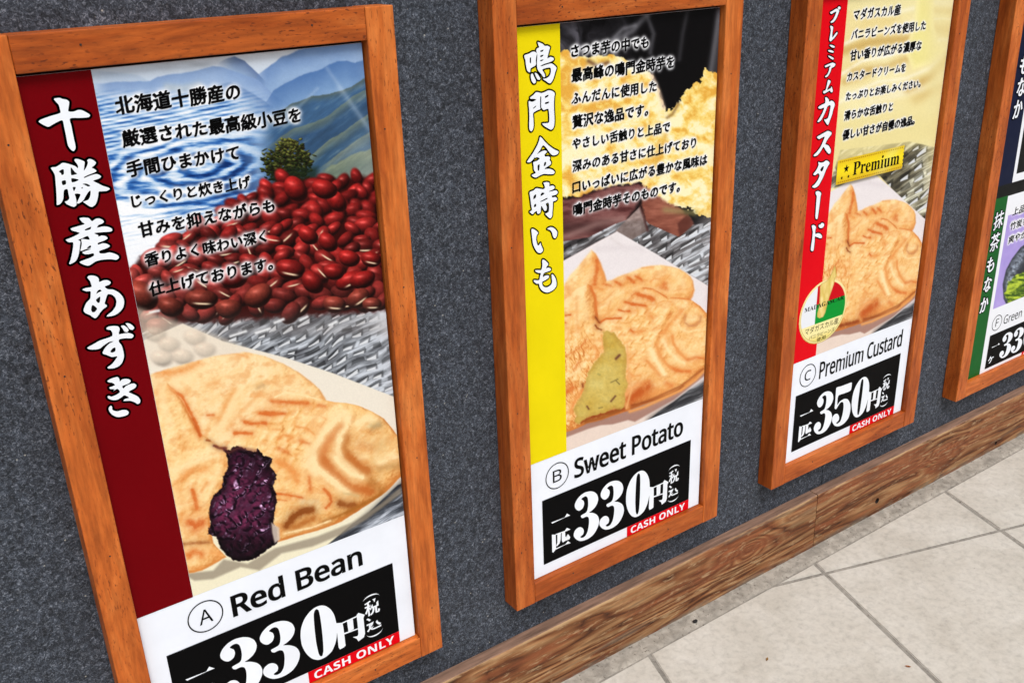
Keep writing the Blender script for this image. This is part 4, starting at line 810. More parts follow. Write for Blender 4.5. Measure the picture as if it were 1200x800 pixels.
        lw = cy > 340; a, b_ = max(a, b_) * 1.04, min(min(a, b_), max(a, b_) * .76); p.bean(cx, cy, a, b_, th_, (C255(140,54,42) if lw else C255(162,26,25)) * rr.uniform(.85, 1.06), h_, .07, .6 if not lw else .5)
    p.over(full, C255(150,140,136), sst(350, 392, y + (x - 300) * .04) * sst(400, 385, y) * .28)
    for a, b_ in (((176,366),(186,364)),((322,378),(332,374)),((386,381),(394,377)),((352,375),(360,371)),((300,390),(316,385)),((270,394),(288,388))): p.stroke([a, b_], 1.8, C255(240,242,244), .9)
    # ---- paper, cakes
    p.poly([(150,412),(170,398),(214,379),(262,400),(335,419),(390,437),(460,464),(480,472),(480,650),(440,760),(150,760)], lambda X, Y, D: (C255(238,230,214) * (1 - np.clip((Y - 560) / 60, 0, 1))[..., None] + C255(241,234,204) * np.clip((Y - 560) / 60, 0, 1)[..., None]), 1.0)
    for cx, cy in ((182,392),(198,404),(228,396),(190,420),(214,418),(240,410)): p.bean(cx, cy, 13, 9, .2, C255(226,196,170), 0, .3, .5, .5)
    p.over(full, C255(232,218,198), sst(374, 384, y - (x - 214) * .36) * sst(436, 418, y) * .62 * sst(300, 270, x))
    # dark basket seen past the paper, bottom right
    basket(p, [(372,648),(412,614),(432,600),(466,568),(485,560),(485,650),(400,700)], (C255(36,38,44), C255(86,92,102), C255(196,204,216)), -30, 9, slots=False)
    p.over(full, C255(40,42,48), np.exp(-((y - (600 - (x - 432) * .95) - 4) / 7) ** 2) * (x > 376) * (y < 640) * .55 * sst(380, 400, x))
    # shadows on the paper
    p.poly([(214,672),(250,668),(262,655),(290,660),(322,642),(372,628),(412,612),(446,590),(470,570),(470,578),(430,608),(400,626),(366,640),(330,648),(304,668),(282,664),(250,678),(228,680)], C255(146,134,116), 2.0, .75)
    LT, MD, DK = C255(253,226,172), C255(244,192,122), C255(206,128,62)
    # rear cake, front cake, torn tail side
    cake(p, [(150,450),(180,437),(200,431),(225,424),(250,417),(268,415),(287,412),(310,417),(332,426),(350,436),(362,445),(374,455),(382,468),(380,520),(300,560),(150,560)], C255(252,228,178), C255(248,208,146), C255(222,158,92), 26, [([(240,500),(270,455),(330,438)], 6, 1.2), ([(266,520),(300,480),(360,470)], 7, 1.4)], MARKS_A, 61, 1.8, .7, .8)
    rel = [([(402,478),(386,502),(368,528),(362,548),(378,566),(400,582),(414,592)], 6.0, 3.2), ([(412,486),(398,518),(398,540),(412,552),(432,562)], 5.5, 3.0), ([(438,494),(434,500)], 7.5, 4.2), ([(318,466),(346,462),(382,472)], 5, 2.0), ([(446,542),(462,534)], 5, 1.8)]
    for i in range(6):
        for j in range(4):
            cx, cy = 300 + i * 15 + j * 8, 486 + j * 17 - i * 3
            if cx < 368 - max(0, cy - 520) * .2: rel.append(([(cx - 7, cy - 6), (cx + 3, cy - 5), (cx + 7, cy + 2), (cx + 2, cy + 9)], 2.6, 1.0))
    cake(p, [(262,536),(266,522),(278,508),(292,496),(306,484),(318,474),(330,466),(346,460),(362,462),(372,466),(382,469),(392,471),(406,472),(420,475),(436,482),(450,490),(462,505),(476,524),(480,548),(466,562),(456,573),(445,582),(434,589),(422,597),(400,611),(385,617),(370,622),(348,628),(325,635),(312,622),(290,590)], C255(254,226,168), C255(246,196,124), C255(208,130,62), 22, rel, MARKS_A, 11, 1.0, .9, .6)
    tail = [(150,500),(182,452),(196,448),(214,470),(232,505),(246,515),(258,523),(268,527),(276,540),(268,560),(254,585),(246,610),(250,636),(265,652),(252,660),(237,668),(225,671),(205,672),(150,690)]
    cake(p, tail, C255(254,228,172), C255(248,204,136), C255(216,140,70), 16, [([(186,460),(204,500),(212,540)], 6, 1.6), ([(210,560),(235,540),(262,528)], 6, 1.6), ([(206,600),(232,590),(248,570)], 6, 1.4)], MARKS_A, 33, 1.2, .9, .8)
    # ---- bean paste
    P_ = [(265,532),(262,526),(270,528),(277,522),(288,527),(300,529),(302,526),(309,534),(319,537),(316,547),(321,552),(324,556),(320,568),(323,578),(324,590),(321,604),(320,612),(324,622),(325,636),(318,640),(310,646),(296,655),(280,657),(268,652),(258,640),(254,628),(244,625),(247,612),(245,600),(247,588),(252,578),(260,572),(262,558),(268,546)]
    P_ = [tuple(q) for q in smooth_loop(P_, 2)]; p.poly(P_, C255(34,11,26), 1.0, 1.0, 2.2, 3.0)
    sl = p.win(238, 332, 516, 662); X, Y = p.PX[sl], p.PY[sl]; inn = p.sdf(P_, sl) + 3.0 * (fbm(X / 3.2, Y / 3.2, 92, 3) - .5)
    hgt = np.zeros_like(X); tint = np.zeros_like(X)
    for i in range(230):
        cx, cy, R = rr.uniform(240, 330), rr.uniform(520, 660), rr.uniform(3.2, 7.0); a = rr.uniform(0, 3.1); px_, py_ = (X - cx), (Y - cy)
        q = (px_ * math.cos(a) + py_ * math.sin(a)) ** 2 + ((-px_ * math.sin(a) + py_ * math.cos(a)) * rr.uniform(1.2, 1.8)) ** 2
        hb = np.sqrt(np.clip(R * R - q, 0, None)) * .75 + rr.uniform(-.4, 1.2) * (q < R * R); up = hb > hgt; hgt = np.where(up, hb, hgt); tint = np.where(up, rr.random(), tint)
    tint = blur(tint, 1.6); hgt = blur(hgt + 3.0 * (fbm(X / 3.5, Y / 3.5, 94, 4) - .5), 1.0); gx = np.gradient(hgt, axis=1) / p.res; gy = np.gradient(hgt, axis=0) / p.res
    il = 1 / np.sqrt(1 + gx * gx + gy * gy); lam = np.clip((.40 * gx * 1 + .55 * gy + .7) * il, 0, 1)
    hx = (gx + .38) ** 2 + (gy + .50) ** 2; sp = np.exp(-hx * 5.0) * np.clip(fbm(X / 5, Y / 5, 96, 2) * 2.4 - .5, 0, 1.2)
    mid_ = np.exp(-((Y - 592) / 34) ** 2 - ((X - 272) / 34) ** 2); low = sst(612, 642, Y); top_ = sst(575, 535, Y) * sst(286, 306, X)
    lam = np.clip((lam - .35) * 1.7, 0, 1); c = C255(26,7,22) + (C255(128,50,88) - C255(26,7,22)) * np.clip(lam * (.30 + .30 * tint + .55 * mid_), 0, 1)[..., None]
    c = c * (1 - .45 * low - .3 * top_)[..., None] + (sp * (1 - .6 * low) * (.45 + .6 * tint))[..., None] * C255(222,190,224)
    c = c * (.45 + .55 * sst(0, -9, inn))[..., None]; p.over(sl, np.clip(c, 0, 1), sst(.8, -.8, inn))
    p.stroke([(262,526),(268,530),(280,524),(300,528)], 2.2, C255(120,60,52), .5)
    p.poly([(318,612),(327,618),(328,632),(322,636),(319,624)], C255(206,190,176), 1.5, .9)
    p.noise_mul(.05, 1.2, 77)
    glow_text(p, [l for q in desc[0] for l in q], 2.4, 13.0, .97)
    return p

BODY_FRONT = [(640,372),(661,352),(676,338),(688,332),(694,336),(698,352),(702,378),(716,372),(732,360),(748,346),(757,338),(772,342),(784,350),(798,350),(809,351),(820,358),(829,368),(838,392),(840,420),(826,434),(812,448),(798,458),(786,464),(774,468),(754,474),(736,481),(704,492),(688,496),(676,502),(664,506),(640,520)]
BODY_REAR = [(640,345),(661,334),(668,322),(676,314),(684,304),(693,293),(698,297),(704,308),(709,322),(711,329),(717,328),(724,324),(736,320),(746,316),(752,313),(760,311.5),(774,310.5),(786,312),(796,315),(803,319),(809,324),(812,329),(814,340),(812,347),(809,352),(790,365),(740,380),(640,400)]
def fish_scene(p, filled):
    LT, MD, DK = C255(253,224,166), C255(246,192,118), C255(212,130,62); RD, BR = C255(220,120,58), C255(196,106,46)
    full = (slice(None), slice(None)); x, y = p.PX, p.PY
    p.poly([(640,318),(661,305),(690,289),(723,271),(770,298),(829,334),(850,346),(850,470),(756,495),(640,540)], lambda X, Y, D: (C255(240,233,234) * (1 - np.clip((Y - 440) / 60, 0, 1))[..., None] + C255(238,218,204) * np.clip((Y - 440) / 60, 0, 1)[..., None]) * (1 - .03 * fbm(X / 20, Y / 20, 5))[..., None], 0.9)
    p.stroke([(700,292),(726,290),(752,292)], 4, C255(224,216,218), .6); p.stroke([(716,279),(728,288)], 2, C255(222,214,214), .6)
    basket(p, [(756,495),(772,482),(790,470),(808,456),(826,446),(850,430),(850,520),(756,510)], (C255(38,38,42), C255(92,94,98), C255(216,220,224)), -30, 9, slots=False)
    p.over(full, C255(34,34,38), np.exp(-((y - (488 - (x - 764) * .66) - 5) / 7) ** 2) * sst(752, 762, x) * .7)
    p.poly([(640,525),(664,512),(690,502),(704,498),(718,497),(736,492),(744,494),(760,485),(790,468),(826,440),(834,430),(826,420),(760,470),(640,500)], C255(158,114,100), 1.4, .85)
    cake(p, BODY_REAR, LT, MD, C255(224,150,80), 12, [([(676,318),(684,310),(692,302)], 4, 1), ([(718,334),(722,328)], 3, 1.4), ([(730,332),(736,324)], 3, 1.4), ([(742,328),(748,320)], 3, 1.4), ([(770,330),(778,322),(790,322)], 5, 1.6), ([(786,344),(800,342),(810,346)], 4, 1.2)], MARKS_B, 71, 1.8, .7, .6)
    rel = [([(812,372),(813,376),(810,377)], 5.5, 3.4), ([(806,360),(796,376),(792,398),(800,416)], 4.5, 1.8), ([(784,362),(772,384),(766,404),(772,424),(780,438)], 5, 2.4), ([(686,340),(680,380),(676,430)], 5, 1.2), ([(668,356),(666,400),(668,440)], 5, 1.0)]
    for i in range(6):
        for j in range(5):
            cx, cy = 728 + i * 11 + j * 3 - 8, 372 + j * 14 - i * 4
            if cx < 778 - abs(cy - 400) * .1: rel.append(([(cx - 5, cy - 5), (cx + 2, cy - 4), (cx + 5, cy + 2), (cx + 1, cy + 7)], 1.7, .75))
    cake(p, BODY_FRONT, LT, MD, DK, 17, rel, MARKS_B, 83, 1.0, .9, .8, torn=lambda X, Y: sst(384, 412, Y) * sst(722, 700, X) * .9 + sst(700, 690, X) * sst(360, 400, Y) * .3)
    p.stroke([(738,482),(754,477),(774,468),(798,457),(816,444),(828,431)], 2.0, C255(232,160,92), .95); p.stroke([(740,478),(774,463),(798,452),(824,432)], 1.4, C255(158,84,40), .65)
    if filled:
        F = zm(660, 390, 6.67, [(312,-6),(340,-14),(370,-10),(400,0),(430,40),(480,110),(500,180),(495,250),(490,340),(512,400),(480,490),(485,540),(470,580),(440,600),(400,590),(330,620),(260,640),(190,660),(150,680),(120,715),(85,690),(100,650),(80,600),(130,500),(165,450),(175,400),(190,320),(230,260),(270,200),(315,150),(310,60)])
        def fill(X, Y, D):
            f = fbm(X / 9, Y / 9, 44, 4); fi = fbm(X / 2.2, Y / 2.2, 45, 3); k_ = np.clip(.35 + .9 * (f - .5) + .5 * np.exp(-((Y - 450) / 22) ** 2 - ((X - 704) / 22) ** 2), 0, 1)[..., None]
            c = C255(204,168,70) * (1 - k_) + C255(224,202,116) * k_; c = c * (.97 + .12 * (fi - .5))[..., None]
            sh = sst(-6, 0, D)[..., None] * .28; return c * (1 - sh) + C255(176,120,52) * sh
        p.poly(F, fill, 1.3, 1, 1.6, 4)
        for a, b_, w_, c_ in (((722,420), (726,416), 2.0, C255(96,46,40)), ((716,470), (721,464), 1.4, C255(100,58,44)), ((688,476), (690,479), 1.4, C255(104,60,44)), ((716,448), (724,444), .9, C255(128,112,60)), ((722,446), (726,450), .9, C255(120,104,58)), ((702,478), (706,477), .9, C255(136,120,62)), ((701,438), (703,439), 1.4, C255(168,156,84))): p.stroke([a, b_], w_ * .9, c_, .8)
        p.stroke([(735,404),(736,430),(740,456),(734,478)], 1.5, C255(238,176,112), .8)
        p.stroke([(686,494),(704,490),(726,480)], 2.2, C255(150,84,34), .7)

def sweet_potato_picture(desc):
    p = Paint('B', 69.8, 348.2, 4.2, 601.4, 0.85); x, y = p.PX, p.PY; full = (slice(None), slice(None))
    p.img[:] = C255(9, 8, 10)
    sm = fbm(x / 16 + 3 * fbm(x / 30, y / 30, 3), y / 55, 12, 4); lm = sst(772, 690, x) * sst(150, 20, y)
    p.over(full, C255(104,102,112), np.clip((sm - .36) * 2.2, 0, 1) * lm * .85)
    for q, w_, a in (([(760,16),(750,26),(742,36),(724,46),(716,56),(722,66)], 4, .5), ([(758,18),(766,40),(762,62)], 3, .35), ([(744,30),(730,34),(718,46)], 3, .5), ([(806,12),(800,40),(796,70)], 3, .22), ([(843,14),(838,50),(832,90),(826,110)], 4, .5), ([(847,10),(840,90)], 6, .3)): p.stroke(q, w_, C255(150,150,158), a)
    def flesh(X, Y, D):
        f = fbm(X / 10 + 1.2 * fbm(X / 14, Y / 14, 55, 2), Y / 9, 51, 4, .55); g = fbm(X / 30, Y / 26, 52, 3); fi = fbm(X / 2.6, Y / 2.6, 53, 3)
        t = np.clip((f - .5) * 2.2 + (g - .5) * 1.6 + .60 + .35 * (fi - .5), 0, 1)[..., None]
        return np.where(t < .45, C255(232,174,70) + (C255(248,216,118) - C255(232,174,70)) * t / .45, C255(248,216,118) + (C255(254,244,196) - C255(248,216,118)) * (t - .45) / .55)
    p.poly([(640,66),(657,62),(665,58),(672,66),(689,68),(707,65),(719,64),(740,72),(754,78),(763,86),(769,100),(774,112),(779,128),(784,140),(796,160),(800,190),(770,222),(749,214),(710,220),(680,230),(640,232)], flesh, 1.2, 1, 3.0, 5)
    p.stroke([(690,72),(700,78),(712,74)], 3, C255(60,24,26), .6); p.stroke([(764,88),(772,106),(778,126)], 2.4, C255(226,196,170), .7)
    p.poly([(778,132),(786,128),(791,124),(800,113),(806,106),(815,98),(820,96),(824,89),(827,80),(833,83),(841,86),(850,110),(850,250),(832,254),(818,252),(806,243),(785,243),(770,231),(752,216),(760,190),(776,160)], flesh, 1.0, 1, 4.5, 3.2)
    p.stroke([(780,158),(772,180),(762,206)], 3, C255(224,176,74), .7); p.stroke([(782,138),(788,134),(795,122)], 2, C255(140,104,58), .7)
    # skins
    sk = lambda c0, c1: (lambda X, Y, D: c0 + (c1 - c0) * np.clip(fbm(X / 18 + Y / 30, Y / 5, 61, 4) * 1.5 - .3, 0, 1)[..., None])
    p.poly([(640,236),(680,231),(700,222),(720,219),(749,214),(756,222),(744,246),(722,272),(690,290),(640,316)], sk(C255(84,42,42), C255(150,100,96)), 3.0, 1, 2, 6)
    p.over(full, C255(60,36,36), np.exp(-((y - (268 - (x - 656) * .06)) / 9) ** 2) * sst(735, 700, x) * .75); p.stroke([(656,280),(700,262),(730,256)], 4, C255(176,140,134), .5)
    p.poly([(752,216),(764,224),(776,234),(796,244),(806,252),(812,262),(806,274),(794,278),(776,272),(756,262),(752,244)], sk(C255(112,58,46), C255(172,106,86)), 2.6, 1, 2.5, 6)
    p.poly([(794,262),(806,250),(812,262),(806,275),(796,277)], C255(92,48,40), 2, .9); p.stroke([(780,246),(800,248),(814,250)], 4, C255(150,140,90), .6)
    p.over(full, C255(228,222,222), sst(806, 842, x + (y - 250) * .2) * sst(240, 262, y) * sst(310, 280, y) * .55)
    # basket and wrappers
    basket(p, [(640,286),(690,278),(722,262),(752,252),(760,262),(796,278),(812,264),(850,256),(850,350),(829,334),(723,271),(661,305),(640,318)], (C255(56,52,54), C255(116,114,116), C255(216,222,230)), -27, 5, lambda X, Y: np.clip((X - 800) / 40, 0, 1) * .32)
    p.poly([(750,242),(724,268),(721,271),(740,281),(759,270),(755,254)], lambda X, Y, D: (C255(172,150,144) + C255(40,40,40) * (fbm(X / 6, Y / 6, 8, 3) - .5)[..., None] * 2) * (1 - .25 * sst(255, 262, Y))[..., None], .8, .92)
    p.stroke([(750,242),(755,256),(759,270)], 1.6, C255(70,36,34), .7)
    fish_scene(p, True)
    p.noise_mul(.05, 1.2, 78)
    glow_text(p, [l for q in desc[0] for l in q], 2.4, 13.0, .97)
    return p

def custard_picture(desc):
    p = Paint('C', 67.9, 348.2, 4.2, 602.4, 1.0); x, y = p.PX, p.PY; full = (slice(None), slice(None))
    g = fbm(p.U / 90, p.V / 40, 3, 3); p.img[:] = C255(236, 216, 148) + (C255(248, 240, 188) - C255(236, 216, 148)) * np.clip(g * 1.7 - .35, 0, 1)[..., None]
    p.poly([(975,-10),(1040,-10),(1130,-10),(1130,2),(1080,14),(1040,20),(985,12)], C255(240,230,170), 4, .8)
    p.stroke([(1085,0),(1102,3),(1125,2)], 6, C255(250,246,226), .9); p.stroke([(1040,18),(1070,10)], 3, C255(250,244,210), .7)
    for q, w_, a in (([(1090,23),(1105,22),(1125,24)], 1.4, .95), ([(990,52),(1015,40),(1045,36),(1072,26)], 2.6, .8), ([(985,88),(1010,72),(1040,66),(1065,58)], 2.2, .75), ([(1096,52),(1102,46),(1112,47),(1120,54)], 2.6, .95), ([(1097,50),(1104,57),(1116,60)], 1.6, .8), ([(985,120),(1000,108),(1030,96),(1062,92),(1090,80),(1112,60)], 2.4, .55), ([(1020,120),(1050,112),(1080,104)], 5, .5)): p.stroke(q, w_, C255(254,250,226), a)
    for q, w_, a in (([(990,60),(1020,50),(1066,46)], 6, .55), ([(1000,84),(1040,78),(1070,66)], 5, .4), ([(1090,34),(1118,36)], 8, .6), ([(1064,104),(1092,90),(1112,66)], 6, .55), ([(1074,118),(1100,104)], 7, .4), ([(1084,12),(1120,14)], 5, .5), ([(990,96),(1020,84)], 5, .45)): p.stroke(q, w_, C255(206,172,98), min(1, a * 1.5))
    p.poly([(1075,-10),(1095,-10),(1095,30),(1099,48),(1108,58),(1092,74),(1070,82),(1060,60),(1071,28)], lambda X, Y, D: C255(240,230,150) + C255(8,8,20) * sst(-8, 0, D)[..., None], 2.4, .95)
    p.poly([(950,135),(1130,110),(1130,190),(950,200)], C255(242,230,168), 14, .75)
    # basket, warm greenish
    fish_bg = [(985,176),(1066,166),(1110,176),(1110,300),(1080,260),(1030,205),(970,222)]
    basket(p, fish_bg, (C255(60,56,46), C255(128,122,100), C255(236,236,214)), -33, 6, lambda X, Y: np.clip((X - 1080) / 24, 0, 1) * .3)
    tt = sst(1078, 1100, x) * sst(250, 180, y); p.over(full, C255(236,224,164), tt * .75); p.over(full, C255(236,222,156), sst(196, 172, y + (x - 1030) * .3) * sst(120, 150, y) * .8)
    p2 = Paint('C', 67.9, 348.2, 4.2, 602.4, 1.0, 'B'); p2.img = p.img
    # the same picture of the cake as on the sweet potato sheet: its coordinates come from that sheet's millimetres
    fish_scene(p2, False); p.img = p2.img
    # ribbon
    dv = p.V - 280.5; ru = (p.U - 80.4) / 178.5
    sh = sst(4, -3, np.maximum(np.abs(p.U - 169.5) - 90, np.abs(p.V - 284) - 20.5)); p.over(full, C255(60,52,30), sh * .55)
    edge = 178.5 / 2 - (1.6 * (np.sin(p.V * .95) > .2)) * (p.U > 200)
    mk = sst(.7, -.7, np.maximum(np.abs(p.U - 169.5) - edge, np.abs(dv) - 20.3))
    yc = C255(252,226,30) - C255(30,44,0) * (np.clip(np.abs(dv + 2) / 20, 0, 1) ** 1.5)[..., None] + C255(0,14,60) * np.exp(-((p.U - 215 + dv * .8) / 22) ** 2)[..., None]
    p.over(full, np.clip(yc, 0, 1), mk)
    ds = ((np.abs(np.abs(dv) - 17.2) < 1.0) & (np.abs(p.U - 168) < 86)) * np.clip(np.sin(p.U * 1.25) * 3 + .6, 0, 1); p.over(full, C255(150,100,10), ds * .75 * mk)
    p.noise_mul(.04, 1.2, 79)
    glow_text(p, [l for q in desc[0] for l in q], 2.0, 10.0, .95)
    return p

def roundel(parent):
    """the oval flag badge that lies half on the red band, a print of its own above it"""
    p = Paint('C', 12.0, 144.0, 428.0, 583.0, .8); x, y = p.PX, p.PY; full = (slice(None), slice(None)); p.img[:] = C255(212, 186, 98)
    # flag roundel
    cu, cv = 77.8, 522.3; du, dv = p.U - cu, p.V - cv; r = np.sqrt((du / 63.3) ** 2 + (dv / 58.3) ** 2) ; px_ = (r - 1) * 60
    p.over(full, C255(212,186,98) + C255(36,40,60) * np.clip(.5 - dv / 90, 0, 1)[..., None], sst(.8, -.8, px_)); p.over(full, C255(250,240,180), sst(.6, -.6, np.abs(px_ + 2.6) - .7))
    inn = sst(.6, -.6, px_ + 5.0); vsp = uv('C', 945, 377)[1]
    p.over(full, C255(236,240,246), inn); vmid = 505.0; usp = uv('C', 956, 360)[0]
    p.over(full, C255(206,0,20), inn * (p.U > usp) * (p.V < vmid)); p.over(full, C255(0,150,50), inn * (p.U > usp) * (p.V >= vmid))
    p.over(full, C255(250,238,170) - C255(20,36,90) * np.clip((p.V - 560) / 25, 0, 1)[..., None], inn * sst(-.6, .6, p.V - 541))
    pod = [(930 + a / 8, 310 + b_ / 8) for a, b_ in ((385,10),(395,60),(400,110),(385,130),(380,170),(360,230),(335,300),(315,370),(295,450),(275,490),(240,503),(218,490),(218,460),(235,400),(240,330),(245,260),(245,210),(255,180),(310,150),(335,120),(360,70),(375,30))]
    p.poly(pod, lambda X, Y, D: C255(222,192,96) + C255(28,36,60) * np.clip(fbm(X / 3, Y / 9, 4, 2) * 1.6 - .3, 0, 1)[..., None] - C255(50,50,40) * sst(-1.6, 0, D)[..., None] * .5, .5)
    d = p.sdf(pod, full); p.build('flag_roundel', parent, SHEET_Y - .0005, (r < 1.0) | (d < .3))
    T = [('マダガスカル産', 934 + 100 / 8 - 4, 984, 0)]
    g = fit(glyph_groups('マダガスカル産'), 33, 122, 555.5) + fit(glyph_groups('バニラビーンズ'), 45, 113, 567.0, 7.5) + fit(glyph_groups('使用'), 66, 90, 576.3, 7.5)
    sheet_mesh('roundel_lettering', 'C', g + [], I_BLACK, parent, .0007)
    sheet_mesh('roundel_country', 'C', fit(glyph_groups(SERIF('MADAGASCAR')), 27, 131, 512, 8.0), I_BLACK, parent, .0007)

def green_tea_picture():
    p = Paint('D', 2.0, 348.0, 4.2, 804.0, 1.3); x, y = p.PX, p.PY; full = (slice(None), slice(None)); p.img[:] = C255(240, 243, 249)
    p.over(full, C255(12,22,52), (p.V < 410) * 1.0); p.over(full, C255(16,18,18), ((p.V > 386.5) & (p.V < 413)) * 1.0)
    p.over(full, C255(240,243,249), ((p.U > 65) & (p.V < 386.5)) * 1.0); p.over(full, C255(16,18,18), ((p.U > 76) & (p.V < 372)) * 1.0)
    u0, v0 = uv('D', 1187, 257); u1, v1 = uv('D', 1167, 371)
    v1 = 655.0
    pm = ((p.U > 70) & (p.U < 338) & (p.V > 455) & (p.V < v1)) * 1.0
    p.over(full, C255(176,158,226) + C255(30,26,20) * (fbm(p.U / 30, p.V / 30, 4)[..., None] - .5), pm)
    bowl = [(1175,333),(1179,316),(1186,303),(1196,290),(1215,276),(1260,268),(1290,300),(1270,360),(1230,384),(1184,366),(1176,350)]
    sl, d, m = p.poly(bowl, lambda X, Y, D: C255(46,50,58) + C255(128,136,148) * (np.exp(-((D + 7) / 5) ** 2) * np.clip(fbm(X / 2.5, Y / 2.5, 7, 3) * 1.6 - .2, 0, 1))[..., None], .8)
    gr_ = [(1177,344),(1182,330),(1188,325),(1200,318),(1230,316),(1250,330),(1240,356),(1215,366),(1186,360),(1181,354)]
    def gcol(X, Y, D):
        f = fbm(X / 5 + 1.5 * fbm(X / 9, Y / 9, 3), Y / 2.6, 23, 4); t = np.clip((f - .3) * 2.6, 0, 1)[..., None]; return C255(52,84,16) * (1 - t) + C255(186,208,62) * t
    p.poly(gr_, gcol, 1.0, 1, 2, 4)
    p.over(full, C255(240,243,249), (p.V > v1) * 1.0); p.over(full, C255(16,94,36), ((p.U < 58.5) & (p.V > 412)) * 1.0)
    return p

# ------------------------------------------------------------------ the framed posters
def frame(k, label):
    x0 = FRAME_X[k]; z0 = GZ; t = thing('framed_menu_poster', label, 'poster', (x0 + FW / 2, WALL_Y, z0), 'framed menu posters hung along the granite wall')
    r = random.Random(ord(k)); yb, bv = WALL_Y - .0002, .0016
    parts = []
    for name, a in (('stile', (x0, x0 + SW, z0, z0 + FH)), ('stile', (x0 + FW - SW, x0 + FW, z0, z0 + FH))):
        parts.append(from_bm(name, bm_box(a[0], a[1], 0, yb, a[2], a[3], bv, 3), WOOD_Z, t))
    for name, a in (('rail', (x0 + SW + .0002, x0 + FW - SW - .0002, z0 + FH - SW, z0 + FH)), ('rail', (x0 + SW + .0002, x0 + FW - SW - .0002, z0, z0 + SW))):
        parts.append(from_bm(name, bm_box(a[0], a[1], .0004, yb, a[2] + (.0003 if a[2] == z0 else 0), a[3] - .0003, bv, 3), WOOD_X, t))
    for i, o in enumerate(parts):                                  # small dark nail heads
        for q in ((.12, .38, .62, .88) if i < 2 else (.22, .74)):
            if i < 2: px_, pz = x0 + SW * .5 + (FW - SW) * i + r.uniform(-.006, .006), z0 + FH * (q + r.uniform(-.04, .04))
            else: px_, pz = x0 + FW * (q + r.uniform(-.05, .05)), z0 + (FH - SW * .5 if i == 2 else SW * .5) + r.uniform(-.005, .005)
            b = bmesh.new(); bmesh.ops.create_cone(b, cap_ends=True, segments=10, radius1=.0011, radius2=.0009, depth=.0008, matrix=Matrix.Translation((px_, .0000, pz)) @ Matrix.Rotation(math.pi / 2, 4, 'X'))
            from_bm('nail', b, NAIL, o)
    # backing board and the printed sheet, set loosely in the rebate
    from_bm('backing_board', bm_box(x0 + SW + .0004, x0 + FW - SW - .0004, SHEET_Y + .0075, yb, z0 + SW + .0006, z0 + FH - SW - .0006), BACKING, t)
    sheet = from_bm('printed_sheet', bm_box(x0 + SW + .0010, x0 + SW + .3484, SHEET_Y + .0002, SHEET_Y + .003, z0 + SW + .0007, OPEN_TOP - .0040), I_CARD, t)
    return t, sheet
LABELS = {'A': 'framed menu poster with dark red band and heap of red beans, lettered A Red Bean',
          'B': 'framed menu poster with bright yellow band and steaming sweet potatoes, lettered B Sweet Potato',
          'C': 'framed menu poster with scarlet band and gold Premium ribbon, lettered C Premium Custard',
          'D': 'framed menu poster with green band below a navy one, lettered F Green tea'}
